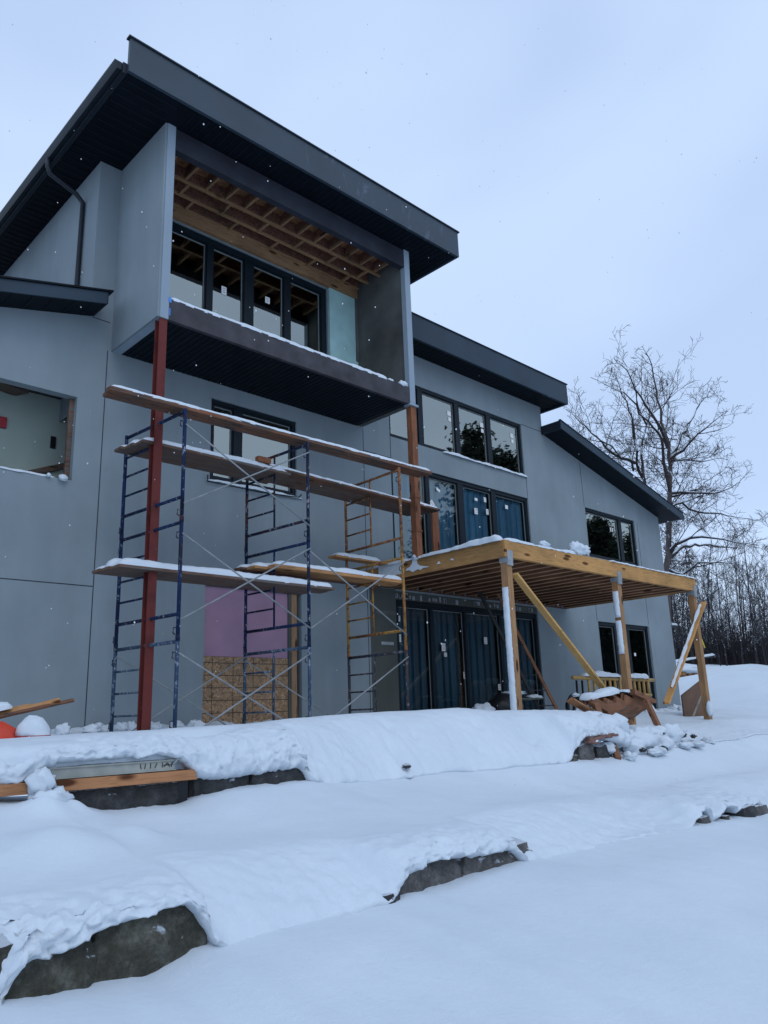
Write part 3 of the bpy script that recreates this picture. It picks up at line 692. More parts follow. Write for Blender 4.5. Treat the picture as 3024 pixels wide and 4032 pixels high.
# ------------------------------------------------------------------ scaffolding
TZ = [(-.12, 1.05), (1.07, 2.66), (2.68, 4.27)]
FR = [((5.21, 9.30), (5.08, 10.82)), ((7.42, 9.32), (7.30, 10.84)), ((9.53, 9.36), (9.58, 10.88))]
mats = [['blue', 'blue', 'bluegrey'], ['bluerust', 'blue', 'bluegrey'], ['yellowrust', 'yellow', 'darksteel']]
scaf = thing('scaffolding', 'three tier pipe scaffolding of blue and yellow frames standing before the house wall', 'scaffolding', (7.4, 10.1, -.12))
for c, (f, b) in enumerate(FR):
    for t, (z0, z1) in enumerate(TZ):
        mat = mats[c][2 - t]; F_ = Vector((f[0], f[1], 0)); B_ = Vector((b[0], b[1], 0)); mid = F_.lerp(B_, .53)
        def P(v, z): return (v.x, v.y, z)
        fb = MB(); lo = z0 + .30 if t else None
        fb.tube([P(F_, z1 - .04), P(B_, z1 - .04)], .025, 8)
        fr = fb.build('end_frame', mat, scaf, smooth=True)
        if lo: MB().tube([P(F_, lo), P(B_, lo)], .025, 8).build('cross_bar', mat, fr, smooth=True)
        for v in (F_, B_): MB().tube([P(v, z0), P(v, z1)], .027, 10).build('leg', mat, fr, smooth=True)
        mv = MB().tube([P(mid, (lo or z0 - .1)), P(mid, z1 - .04)], .0165, 6); 
        zr = (lo or z0 - .1) + .31
        while zr < z1 - .25: mv.tube([P(mid, zr), P(B_, zr)], .0165, 6); zr += .305
        mv.build('ladder_rung', mat, fr, smooth=True)
        for v, s_ in ((F_, 1), (B_, -1)):
            for z in ((z1 - .18), (z0 + .12)):
                MB().tube([P(v, z), (v.x - .05, v.y + .03 * s_, z), (v.x - .055, v.y + .03 * s_, z - .07), (v.x - .03, v.y + .02 * s_, z - .09)], .011, 5).build('brace_lock', 'darksteel', fr)
        if t < 2: 
            for v in (F_, B_): MB().tube([P(v, z1 - .03), P(v, z1 + .05)], .031, 10).build('coupling', 'bluerust' if c != 2 else 'yellowrust', fr, smooth=True)
def xb(a, b, za, zb, wiggle=.0):
    m = MB().tube([a + (za,), b + (zb,)], .0115, 6); return m
def brace(pa, pb, z_hi, z_lo, both=(1, 1)):
    if both[0]: MB().tube([(pa[0], pa[1] - .035, z_hi), (pb[0], pb[1] - .035, z_lo)], .0125, 6).build('cross_brace', 'brace_steel', scaf, smooth=True)
    if both[1]: MB().tube([(pa[0], pa[1] - .05, z_lo), (pb[0], pb[1] - .05, z_hi + .06)], .0125, 6).build('cross_brace', 'brace_steel', scaf, smooth=True)
for (hi, lo) in ((4.03, 2.88), (2.46, 1.29), (.86, -.30)): brace(FR[0][0], FR[1][0], hi, lo)
brace(FR[1][0], FR[2][0], 2.48, 1.29); brace(FR[1][0], FR[2][0], .86, -.25, (0, 1))
brace(FR[0][1], FR[1][1], .92, -.28); brace(FR[1][1], FR[2][1], .9, -.25, (1, 0))

# planks on the scaffolding
def plank(x0, x1, y0, y1, z, label, mat='plank', tilt=0., snow=None, sw=None, seed=1, th=.042, name='scaffold_plank', grp=None):
    m = MB().hexa([(x0, y0, z), (x1, y0, z + tilt), (x1, y1, z + tilt), (x0, y1, z), (x0, y0, z + th), (x1, y0, z + th + tilt), (x1, y1, z + th + tilt), (x0, y1, z + th)])
    o = m.build(name, mat, None, bevel=.004, org=((x0 + x1) / 2, (y0 + y1) / 2, z)); tag(o, label, 'plank', grp or 'scaffold planks')
    if snow:
        k = tilt / (x1 - x0)
        snow_strip((x0 + .01, (y0 + y1) / 2, z + th), (x1 - .01, (y0 + y1) / 2, z + th + tilt), (y1 - y0) * (sw or .95), snow, parent=o, seed=seed, over=.004)
    return o
plank(4.13, 10.42, 9.36, 9.50, 4.29, 'long reddish plank laid over the very top of the scaffolding, front one', snow=.045, seed=11, tilt=.02, th=.06)
plank(4.16, 10.36, 9.51, 9.66, 4.285, 'long reddish plank laid over the very top of the scaffolding, rear one behind its twin', seed=12, tilt=.02, snow=.04, th=.05)
plank(4.95, 7.62, 10.02, 10.24, 3.925, 'front plank of the second deck level at its left end', 'plank2', snow=.085, seed=13, tilt=.0)
plank(4.90, 7.62, 10.25, 10.48, 3.925, 'middle plank of the second deck level at its left end', 'plank2', snow=.10, seed=14)
plank(4.84, 7.60, 10.49, 10.71, 3.925, 'rear plank of the second deck level at its left end', 'plank2', snow=.08, seed=15)
plank(7.15, 11.35, 10.03, 10.26, 3.985, 'front plank of the second deck level reaching right past the timber post', 'plank', tilt=-.09, snow=.05, seed=16)
plank(7.10, 11.30, 10.27, 10.50, 3.985, 'middle plank of the second deck level reaching right past the timber post', 'plank2', tilt=-.09, snow=.04, seed=17)
plank(7.15, 11.15, 10.51, 10.74, 3.985, 'rear plank of the second deck level reaching right past the timber post', 'plank2', tilt=-.09, seed=18)
plank(6.95, 7.2, 10.0, 10.1, 4.04, 'short block of brown plank lying on the second deck level above its overlap', 'redwood', th=.09)
plank(4.62, 8.40, 9.86, 10.08, 2.03, 'front plank of the low left deck level above the pink foam', 'plank2', snow=.10, seed=20)
plank(4.58, 8.44, 10.09, 10.31, 2.03, 'middle plank of the low left deck level above the pink foam', 'plank2', snow=.12, seed=21)
plank(4.55, 8.25, 10.32, 10.56, 2.03, 'rear plank of the low left deck level above the pink foam', 'plank2', snow=.08, seed=22)
plank(7.25, 10.16, 9.95, 10.15, 2.31, 'front orange new plank of the low right deck level ending at the timber deck', 'plank_new', snow=.08, seed=23, th=.06)
plank(7.0, 10.2, 10.16, 10.38, 2.31, 'middle orange plank of the low right deck level ending at the timber deck', 'plank_new', snow=.1, seed=24)
plank(6.9, 10.1, 10.39, 10.6, 2.31, 'rear dark plank of the low right deck level ending at the timber deck', 'plank', snow=.07, seed=25)

# ------------------------------------------------------------------ snow covered ground (one sheet)
lipA = [(-4, -1.23), (1.3, -1.23), (1.44, -1.19), (1.54, -1.10), (1.63, -1.055), (1.75, -1.04), (1.91, -1.015), (2.1, -.975), (2.23, -.955), (2.40, -.965), (2.46, -1.0), (2.50, -1.08), (2.56, -1.14), (2.64, -1.17), (2.75, -1.19), (3.85, -1.2), (4.0, -1.13), (4.15, -1.07), (4.27, -1.03), (4.54, -1.02), (4.8, -1.05), (5.01, -1.06), (5.25, -1.07), (5.36, -1.11), (5.44, -1.15), (5.5, -1.2), (8.1, -1.25), (8.35, -1.19), (8.55, -1.13), (8.68, -1.12), (8.78, -1.21), (8.95, -1.2), (9.1, -1.14), (9.3, -1.15), (9.45, -1.21), (9.6, -1.19), (9.85, -1.18), (10.1, -1.2), (10.3, -1.27), (12, -1.3), (30, -1.5)]
footA = [(-4, -1.22), (1.5, -1.20), (2.2, -1.23), (2.46, -1.18), (3, -1.18), (3.6, -1.20), (4.06, -1.19), (4.5, -1.18), (5.4, -1.15), (6.7, -1.18), (9, -1.26), (12, -1.32), (30, -1.5)]
lipB = [(-4, -.42), (2.35, -.42), (2.5, -.33), (2.6, -.29), (3.5, -.285), (3.66, -.33), (3.78, -.42), (3.85, -.50), (4.0, -.53), (4.3, -.52), (4.53, -.515), (4.76, -.49), (5.02, -.50), (5.09, -.57), (5.25, -.655), (5.4, -.68), (6.5, -.69), (9.5, -.72), (9.75, -.66), (10.0, -.5), (10.2, -.42), (10.6, -.44), (11.1, -.55), (11.4, -.62), (11.7, -.7), (30, -.75)]
footB = [(-4, -.5), (2.2, -.52), (2.6, -.56), (3.0, -.66), (3.7, -.69), (3.95, -.645), (4.13, -.62), (4.8, -.60), (5.06, -.60), (5.6, -.66), (6.5, -.675), (9.7, -.70), (10.4, -.74), (11.0, -.74), (12.6, -.68), (16, -.62), (30, -.7)]
crest = [(-4, -.14), (2.4, -.12), (3.3, -.075), (4.0, -.07), (5.0, -.045), (5.45, -.01), (6.2, .012), (7.8, .035), (8.5, .045), (9.2, .0), (10.0, -.005), (10.7, -.03), (11.2, -.14), (11.8, -.32), (14, -.36), (18, -.36), (30, -.4)]
def inset(x, y):  # plateau height behind the crest
    z = -.12 - .006 * max(0, x - 8)
    z += .9 * sstep(25.5, 33, x + .35 * (y - 8)) + 1.1 * sstep(34, 60, x + .4 * y)
    z += .12 * nn(x * .35, y * .35, 0, 2) * sstep(24, 30, x)
    if x > 24: z += (1.1 * max(0, nn(x * .16, y * .2, 1, 6) + .2) + .2 * nn(x * .6, y * .6, 2, 4)) * sstep(27, 34, x)
    if 18 < x < 34: z += .05 * nn(x * 1.3, y * 1.6, 2, 8) * sstep(18, 21, x)
    return z
def fine(x, y, lump=0., k=1.):
    return .022 * k * nn(x * .8, y * 1.1, 0, 1) + .006 * nn(x * 3.1, y * 4.3, 0, 3) + lump * (.035 * nn(x * 9, y * 9, 0, 4) + .02 * nn(x * 21, y * 21, 0, 5) + .01 * nn(x * 45, y * 45, 0, 6))
def gauss(x, y, cx, cy, sx, sy, h): return h * math.exp(-((x - cx) / sx) ** 2 - ((y - cy) / sy) ** 2)
def bumps(x, y):
    z = gauss(x, y, 2.2, 5.35, .33, .3, .13) + gauss(x, y, 2.85, 5.55, .2, .25, .075) + gauss(x, y, 2.45, 6.25, .14, .16, .10) + gauss(x, y, 2.7, 6.3, .1, .1, .06)
    z -= gauss(x, y, 6.75, 6.98, .09, .10, .07) + gauss(x, y, 8.3, 6.9, .07, .08, .07) + gauss(x, y, 6.9, 6.75, .03, .05, .04) + gauss(x, y, 9.2, 6.7, .2, .08, .10) + gauss(x, y, 6.5, 6.6, .05, .18, .08) + gauss(x, y, 7.0, 6.8, .05, .05, .05) + gauss(x, y, 8.0, 6.62, .08, .05, .05) + gauss(x, y, 7.6, 6.72, .05, .05, .03)
    z -= gauss(x, y, 4.05, 6.93, .42, .16, .12)
    return z
xs = []; x = -60.
while x < 300:
    xs.append(x); x += .02 if 1.2 <= x < 6.2 else .03 if 1.0 <= x < 12.5 else (.06 if .2 <= x < 19 else (.25 if -3 < x < 36 else (1. if -14 < x < 70 else 8)))
g = MB()
def sheet(prof):
    rows = [prof(x) for x in xs]; g.grid(rows)
def lowA(x, y): return lerp_table(footA, x) + .012 * nn(x * 5, 1.1) - .11 * (4.15 - min(y, 4.15)) + fine(x, y, .12 * sstep(3.7, 4.15, y), 1.6)
def lowB(x, y): return lerp_table(footB, x) + .012 * nn(x * 4.3, 7.7) + fine(x, y, .25, 1.6) + (6.5 - min(y, 6.5)) * .0
def profA(x):
    f = lerp_table(footA, x) + .012 * nn(x * 5, 1.1); yy = [-60, -30, -12, -6, -3, -1]
    r = [(x, y, f - .11 * 4.15 - .02 * (4.15 - y) + (-1.2 if y < -20 else 0)) for y in yy]
    for k in range(60):
        y = -.6 + 4.75 * k / 59; r.append((x, y, f - .11 * (4.15 - y) + .03 * math.sin(y * 1.7 + x * .35) * sstep(4.1, 3.2, y) + fine(x, y, .12 * sstep(3.7, 4.15, y), 1.6)))
    r += [(x, 4.3, f), (x, 4.7, f - .02)]
    return r
def lipprof(x, Yl, lip, foot, zc, Yc, cov, sd, low):
    """from under the lip, out, round and up to the crest; where cov=1 the rock is buried and the snow runs out in an S to the foot"""
    out = []; ro = .03 * nn(x * 2.1, sd) + .018 * nn(x * 7, sd + 1) + .010 * nn(x * 19, sd + 2)
    zl = lip + .02 * nn(x * 8, sd + 3) + .016 * nn(x * 23, sd + 4)
    Ys = Yl - .05; lo0 = low(x, Ys); loc = low(x, Yl)
    out += [(x, Yl + .35, (zl + .05) * (1 - cov) + (lo0 - .08) * cov), (x, Yl + .12, (zl + .02) * (1 - cov) + (lo0 - .06) * cov), (x, (Yl + .02 - ro) * (1 - cov) + (Ys + .03) * cov, zl * (1 - cov) + (lo0 - .02) * cov)]
    n = 34
    for k in range(1, n + 1):
        t = k / n; a = t * math.pi / 2
        y1 = Yl - .045 - ro * (1 - t) + (Yc - Yl + .045) * (1 - math.cos(a)) ** 1.1; z1 = zl + .01 + (zc - zl - .01) * math.sin(a) ** .85
        m = (1 - t) ** .6; rough = .5 + 1.2 * max(0, nn(x * .9, sd * 3, 2)) + 1.3 * sstep(2.0, 1.5, x) * (1 if sd < 4 else 0); sm = sstep(10.6, 12.2, x) if sd > 4 else sstep(5.6, 7.0, x)
        u = t ** .9; y2 = Ys + (Yc - Ys) * u - .05 * (1 - t) * nn(x * 1.7, sd + 9); lw = low(x, min(y2, Yl)); z2 = lw - .006 * (1 - u) ** 8 + (zc - lw) * ((.3 + .7 * sm) * sstep(0, 1, u) + .70 * (1 - sm) * (1 - (1 - u) ** 2.1) * min(1, u * 9))
        y = y1 * (1 - cov) + y2 * cov; z = z1 * (1 - cov) + z2 * cov
        rough += .9 * (1 - cov); yy_, zz_ = y, z; dy = .03 * nn(x * 8 + sd, yy_ * 9, zz_ * 9, 7) + .022 * nn(x * 22, yy_ * 22, zz_ * 26 + sd, 8) + .014 * nn(x * 47, yy_ * 47, zz_ * 50, 9)
        out.append((x, y - m * dy * rough, z + fine(x, y, (.35 + .5 * rough) * m)))
    return out
def closed(lip, foot): return sstep(.085, .0, lip - foot)
def profB(x):
    f = lerp_table(footB, x) + .012 * nn(x * 4.3, 7.7); lip = lerp_table(lipA, x); fa = lerp_table(footA, x); c = closed(lip, fa)
    zc = -.855 - .01 * max(0, x - 3) * 1.0 + (-.1) * sstep(6, 9, x); yc = 4.62 + .25 * c + .5 * sstep(6, 9, x)
    r = lipprof(x, 4.09 - .02 * c, lip, fa, zc, yc, c, 3.3, lowA)
    for k in range(1, 64):
        t = k / 63; y = yc + (6.5 - yc) * t; z = zc + (f - zc) * sstep(0, 1, t) * .75 + (f - zc) * t * .25
        z += bumps(x, y) - .05 * math.sin(math.pi * t) * (1 + .6 * nn(x * .5, 3))
        r.append((x, y, z + fine(x, y, .25 * sstep(.9, 1, t), 1.6)))
    r += [(x, 6.7, f), (x, 7.0, f)]
    return r
def profC(x):
    lip = lerp_table(lipB, x); fo = lerp_table(footB, x); c = closed(lip, fo); zc = lerp_table(crest, x)
    yc = 7.15 + .25 * c * sstep(5, 6, x) * (1 - sstep(9, 10, x)) + .75 * sstep(10.8, 12, x); yl = 6.44 - .02 * c
    r = lipprof(x, yl, lip, fo, zc, yc, c, 6.1, lowB)
    for i in range(3, len(r)): a, b, d = r[i]; r[i] = (a, b, d + bumps(x, b))
    ys = [yc + (11.5 - yc) * k / 34 for k in range(1, 35)] + [11.8, 12.5, 14, 15, 16, 17, 18, 19, 20, 21, 22, 24, 27, 30, 34, 38, 44, 50, 60, 80, 120, 200, 400]
    for y in ys:
        t = sstep(yc, yc + 1.6, y); z = zc * (1 - t) + inset(x, y) * t
        if y > 10.6 and x < 24: z += .05 * sstep(10.8, 11.5, y) * (1 + 1.5 * nn(x * 3, y * 3, 4))   # snow heaped against the wall
        r.append((x, y, z + fine(x, y, .5 * sstep(10.7, 11.3, y) * (1 if x < 24 else 0), 1.2)))
    return r
sheet(profA); sheet(profB); sheet(profC)
def clod(c, r, seed, amp=.45):
    rows = []
    for i in range(13):
        th = math.pi * i / 12; row = []
        for k in range(18):
            ph = 2 * math.pi * k / 18; d = Vector((math.sin(th) * math.cos(ph), math.sin(th) * math.sin(ph), math.cos(th)))
            f = 1 + amp * noise.noise(d * 1.9 + Vector((seed * 7.7, seed, 0))) + amp * .5 * noise.noise(d * 5 + Vector((seed, 0, 5)))
            row.append(Vector(c) + Vector((d.x * r[0] * f, d.y * r[1] * f, d.z * r[2] * f)))
        rows.append(row)
    g.grid(rows, closed=True)
rc_ = random.Random(21)
for i, (x, y, z, r_) in enumerate(((11.15, 6.8, -.28, .25), (11.0, 6.9, -.2, .18), (11.75, 6.75, -.52, .24), (12.3, 6.75, -.50, .22), (12.7, 6.75, -.52, .2), (12.95, 6.8, -.5, .2), (11.45, 6.75, -.32, .24), (10.75, 6.72, -.28, .2), (10.5, 6.66, -.36, .16), (12.0, 6.65, -.55, .26), (13.3, 6.75, -.5, .22), (10.9, 6.55, -.6, .12), (11.6, 6.5, -.62, .16), (12.5, 6.5, -.62, .18), (10.35, 6.8, -.2, .2), (11.35, 6.6, -.5, .17))):
    clod((x, y, z), (r_ * 1.25, r_, r_ * .75), i + 3)
for i in range(18):
    x = rc_.uniform(11, 15); y = rc_.uniform(6.2, 7.3); clod((x, y, lerp_table(footB, x) + .0 + .25 * sstep(6.5, 7.8, y)), (rc_.uniform(.05, .12),) * 2 + (rc_.uniform(.04, .07),), i + 40, .6)
for i in range(30):
    x = rc_.uniform(19.5, 24); y = rc_.uniform(10.6, 11.4); clod((x, y, -.22), (rc_.uniform(.08, .22),) * 2 + (rc_.uniform(.08, .2),), i + 90)
for i in range(40):
    x = rc_.uniform(1.3, 7); y = rc_.uniform(10.9, 11.45); clod((x, y, -.08), (rc_.uniform(.06, .16),) * 2 + (rc_.uniform(.04, .1),), i + 150)
gr = g.build('snow_ground', 'snow', None, smooth=True, fix=False); gr['kind'] = 'structure'

# ------------------------------------------------------------------ rocks showing in the two steps
def rock(x0, x1, y0, y1, z0, z1, mat, seed, label, rough=.035):
    o = boulder(x0, x1, y0, y1, z0, z1, 'boulder', mat, seed, org=((x0 + x1) / 2, (y0 + y1) / 2, z0), rough=rough); return tag(o, label, 'rock', 'retaining boulders')
rock(1.42, 1.95, 4.09, 4.6, -1.42, -.96, 'rock', 1, 'dark reddish boulder at the left end of the lower stone row')
rock(1.84, 2.58, 4.09, 4.6, -1.45, -.91, 'rock', 2, 'large mossy brown boulder bared in the lower stone row')
rock(3.92, 4.72, 4.09, 4.6, -1.4, -.985, 'rock_grey', 4, 'flat grey boulder in the middle of the lower stone row', .03)
rock(4.66, 5.66, 4.09, 4.6, -1.42, -1.0, 'rock_grey', 5, 'long grey boulder right of the flat grey one in the lower row', .03)
rock(3.82, 3.98, 4.03, 4.4, -1.35, -1.14, 'rock_dark', 6, 'small dark stone just left of the flat grey boulder', .02)
rock(8.50, 8.74, 4.03, 4.5, -1.5, -1.15, 'rock_grey', 7, 'small grey stone poking out of the far right of the lower row', .02)
rock(9.02, 9.22, 4.0, 4.5, -1.5, -1.18, 'rock', 8, 'smallest brownish stone left of the dark flat stone in the lower row', .02)
rock(9.5, 9.85, 4.0, 4.5, -1.5, -1.15, 'rock_dark', 21, 'dark flat stone near the right frame edge in the lower row', .02)
rock(9.8, 10.25, 4.0, 4.5, -1.5, -1.17, 'rock_grey', 22, 'grey flat stone at the very right end of the lower row', .02)
rock(2.45, 3.74, 6.46, 6.9, -.95, -.485, 'rock_dark', 9, 'wide dark boulder under the plank pile', .03)
rock(3.80, 4.50, 6.47, 7.0, -.9, -.43, 'rock_dark', 10, 'dark boulder right of the plank pile with a snow lip', .03)
rock(4.44, 5.26, 6.46, 7.0, -.9, -.44, 'rock_dark', 11, 'dark square boulder at the right end of the bared upper row', .03)
rock(10.0, 10.5, 6.44, 6.9, -1.0, -.48, 'rock_grey', 12, 'grey boulder below the tumbled stair stringers', .03)
rock(10.5, 11.0, 6.46, 6.9, -1.0, -.52, 'rock_dark', 13, 'dark boulder between the legs of the tumbled stair stringers', .03)
rock(9.62, 9.95, 6.40, 6.9, -1.0, -.62, 'rock', 14, 'small brown boulder half buried at the mound end', .03)
rock(12.05, 12.4, 6.3, 6.7, -1.0, -.6, 'rock_dark', 15, 'dark pointed stone at the foot of the right sawhorse leg', .03)
for i, (x, y, z, r_) in enumerate(((12.75, 6.6, -.47, .05), (13.5, 6.6, -.52, .055), (13.8, 6.55, -.55, .045), (11.6, 6.35, -.66, .05), (6.5, 6.44, -.57, .035))):
    o = blob((x, y, z), (r_ * 1.5, r_, r_ * .7), 'stone', 'rock_dark', None, i + 3, .7, 3, org=(x, y, z)); tag(o, ['little dark stone right of the sawhorse leg', 'dark stone of the pair far right in the upper step', 'smaller stone of the pair far right in the upper step', 'dark stone between the two sawhorse legs', 'sliver of dark stone in the mound face'][i], 'rock', 'small stones')
rb = MB()
for i in range(9): 
    x = 9.98 + random.random() * .8; z = -.5 + random.random() * .09; rb.bar((x, 6.42, z), (x + .12 + random.random() * .1, 6.40, z + .04 * (random.random() - .5)), .1, .035)
tag(rb.build('brick_rubble', 'brick', None, bevel=.006, org=(10.3, 6.42, -.5)), 'reddish broken bricks under the snow lip left of the stair stringers', 'bricks')

# plank pile at the left
pp = thing('plank_pile', 'orange plank and grey aluminium rail stacked at left under a thick slab of snow', 'lumber', (3.0, 6.6, -.5))
MB().hexa([(1.0, 6.405, -.50), (3.83, 6.405, -.505), (3.83, 6.62, -.505), (1.0, 6.62, -.50), (1.0, 6.405, -.415), (3.80, 6.405, -.42), (3.80, 6.62, -.42), (1.0, 6.62, -.415)]).build('plank', 'plank_or', pp, bevel=.004)
MB().box(2.50, 3.62, 6.44, 6.6, -.412, -.325).box(2.49, 3.63, 6.428, 6.445, -.335, -.322).box(2.49, 3.63, 6.428, 6.445, -.413, -.403).build('aluminium_rail', 'alu', pp, bevel=.002)
mk = MB()
for k, (x, t) in enumerate(((3.3, -.3), (3.34, .2), (3.39, 0), (3.44, .5), (3.50, 0), (3.53, .8), (3.56, -.6), (3.59, .2), (3.53, 1.5), (3.57, 1.5))):
    mk.bar((x - .02 * math.sin(t), 6.436, -.365 - .02 * math.cos(t)), (x + .02 * math.sin(t), 6.436, -.365 + .022 * math.cos(t)), .006, .002, up=(0, 1, 0))
mk.build('pen_marks', 'black', pp)
MB().tube([(3.60, 6.43, -.36), (3.64, 6.42, -.32), (3.69, 6.42, -.31), (3.72, 6.42, -.33), (3.725, 6.42, -.36)], .008, 6).build('hook', 'zinc', pp, smooth=True)
MB().box(3.62, 3.79, 6.50, 6.6, -.72, -.51).build('dark_gap', 'black', pp)  # black block stands for the shade inside the slot
sl = MB(); rows = []
for i in range(90):
    x = .6 + 3.05 * i / 89; e = math.sqrt(max(0, 1 - max(0, (x - 3.35) / .31) ** 2)); row = []
    for k in range(23):
        a = math.pi * k / 22; y = 6.85 - .375 * math.cos(a) * (1 if k < 12 else 1.3) + .012 * nn(x * 4, a * 3) + .008 * nn(x * 18, a * 9); z = -.318 + (.198 * math.sin(a) ** .5 + .012 * nn(x * 2.2, a * 2, 5)) * e + .008 * nn(x * 22, 3, a)
        row.append((x, y, z))
    rows.append(row)
sl.grid(rows).build('snow_slab', 'snow', pp, smooth=True)
blob((2.46, 6.37, -.43), (.10, .07, .10), 'snow_lump', 'snow', pp, 21, .5); blob((2.52, 6.35, -.55), (.15, .12, .09), 'snow_lump', 'snow', pp, 22, .5)
o = MB().bar((3.62, 7.03, -.19), (4.75, 7.2, -.135), .05, .06).build('buried_board', 'plank_or', None, org=(4.2, 7.1, -.2), bevel=.003); tag(o, 'reddish board edge showing in the snow behind the plank pile', 'board')

# bucket, orange tub and split branches at far left
bk = thing('bucket', 'white bucket with red rim band and a dome of snow on top', 'bucket', (3.15, 8.5, -.4))
MB().tube([(3.15, 8.5, -.45), (3.15, 8.5, -.11)], [.145, .165], 28).build('pail', 'white', bk, smooth=False)
MB().tube([(3.15, 8.5, -.125), (3.15, 8.5, -.095)], [.172, .173], 28).build('rim', 'redband', bk)
pm = MB()
for r_ in range(3):
    for k in range(26):
        a = math.pi * (1.0 + k / 26 * 1.1); z = -.155 - r_ * .055 + .01 * nn(k, r_); rr = .1655 - .0 * r_
        x, y = 3.15 + rr * math.cos(a), 8.5 + rr * math.sin(a)
        if random.random() < .75: pm.bar((x, y, z - .012), (x + .012 * nn(k * 3, 1) , y, z + .012 * random.random()), .012, .003, up=(math.cos(a), math.sin(a), 0))
pm.build('print', 'ink', bk)
blob((3.15, 8.5, -.10), (.17, .17, .20), 'snow_cap', 'snow', bk, 3, .12, flat=.0)
ob = blob((2.70, 8.62, -.12), (.36, .22, .19), 'orange_tub', 'orange', None, 2, .12, org=(2.7, 8.6, -.3)); tag(ob, 'orange red plastic tub half under snow and split wood at left', 'tub')
for i, (a, b, r_, lb) in enumerate((((2.3, 8.85, -.03), (3.52, 8.80, .262), .03, 'thicker peeled split branch lying over the orange tub'), ((2.4, 8.7, .0), (3.68, 8.82, .262), .022, 'thinner longer branch pointing furthest right over the orange tub'), ((2.3, 8.95, .03), (3.25, 8.9, .21), .028, 'short shaggy branch on top behind the other two branches'))):
    n = 14; pts = [Vector(a).lerp(Vector(b), k / n) + Vector((0, .012 * nn(k, i), .012 * nn(k, i + 5))) for k in range(n + 1)]
    o = MB().tube(pts, [r_ * (1 + .3 * nn(k * 1.3, i)) for k in range(n + 1)], 7).build('branch', 'plank_new' if i != 1 else 'plank', None, org=a); tag(o, lb, 'branch', 'split branches')
o = snow_strip((2.3, 8.86, .02), (3.02, 8.82, .20), .2, .10, seed=77, org=(2.7, 8.85, .1), name='snow_heap'); tag(o, 'small heap of snow lying on the split branches at left', 'snow')

# ------------------------------------------------------------------ yard things under and right of the deck
# stair stringers lying tumbled against sawhorse legs
st = thing('stair_stringers', 'stack of brown sawtooth stair stringers tumbled on the snow under the deck', 'stair stringers', (12.6, 7.2, -.4))
teeth = [(11.686, .065), (11.855, .137), (12.14, .036), (12.171, .119), (12.443, .054), (12.465, .162), (12.741, .081), (12.796, .19), (13.051, .117), (13.086, .204), (13.319, .146), (13.47, .08), (13.473, -.049), (13.116, -.168), (12.576, -.331), (12.399, -.302), (12.169, -.265), (12.146, -.085), (11.954, -.021), (11.724, -.031)]
for k, (y, dx, dz) in enumerate(((7.20, 0, 0), (7.30, .07, .035), (7.41, .13, .07), (7.52, .2, .10))):
    MB().prism([(a + dx, b + dz) for a, b in teeth], 'Y', y, y + .038).build('stringer', 'stair', st, bevel=.003)
for a, b in (((12.20, -.165), (12.97, .015)), ((12.22, -.235), (13.14, -.045)), ((12.42, -.285), (13.42, -.06))): MB().bar((a[0], 7.19, a[1]), (b[0], 7.19, b[1]), .018, .03, up=(0, 0, 1)).build('cleat', 'plank2', st)
MB().hexa([(10.94, 7.06, .12), (11.40, 7.10, -.03), (11.55, 7.30, -.07), (11.05, 7.3, .10), (10.93, 7.06, .15), (11.39, 7.10, .0), (11.54, 7.32, .07), (11.3, 7.34, .17)]).build('board', 'plank_or', st, bevel=.003)
MB().bar((11.25, 7.2, .05), (11.82, 7.25, -.12), .06, .10, up=(0, 0, 1)).build('board', 'stair', st, bevel=.003)
MB().hexa([(12.89, 7.08, .19), (13.56, 7.06, .03), (13.60, 7.2, .03), (12.93, 7.2, .19), (12.89, 7.08, .285), (13.60, 7.06, .09), (13.64, 7.2, .09), (12.93, 7.2, .285)]).build('board', 'stair', st, bevel=.003)
snow_strip((11.8, 7.42, .13), (12.9, 7.46, .25), .24, .085, parent=st, seed=51, wob=.6); snow_strip((12.85, 7.34, .26), (13.5, 7.25, .13), .26, .08, parent=st, seed=52, wob=.5)
for a, b, lb in (((11.62, 7.10, .04), (10.88, 6.36, -.76), 'left brown sawhorse leg coming down in front of the dark boulders'), ((13.05, 6.98, .10), (13.02, 6.68, -.64), 'right brown sawhorse leg standing beside the stair stringers')):
    o = MB().bar(a, b, .085, .085).build('sawhorse_leg', 'stair', None, bevel=.004, org=b); tag(o, lb, 'timber leg', 'sawhorse legs')
# row of yellow poles: a pole railing leaning near the wing wall
rl = thing('pole_railing', 'railing of short yellow poles stored on a dark stand by the patio door', 'railing', (17.4, 10, 0))
MB().tube([(15.5, 10.0, .66), (19.2, 10.0, .62)], .045, 8).build('rail', 'pole', rl, smooth=True); MB().tube([(16.1, 9.98, .26), (19.0, 10.0, .25)], .04, 8).build('rail', 'pole', rl, smooth=True)
for k in range(13):
    x = 16.15 + k * .23 + .05 * nn(k, 3); MB().tube([(x, 10.0, .28), (x + .06 * nn(k, 9), 10.0, .63)], .035 + .012 * nn(k * 2.1, 1), 7).build('baluster', 'pole', rl, smooth=True)
for x in (15.72, 15.95, 18.9): MB().bar((x, 10.05, .60), (x - .03, 10.05, -.3), .035, .035).build('stand_leg', 'black', rl)
snow_strip((15.9, 10.0, .70), (17.5, 10.0, .69), .16, .10, parent=rl, seed=61, wob=.4); snow_strip((17.6, 10.0, .68), (18.9, 10.0, .66), .14, .10, parent=rl, seed=62, wob=.4)
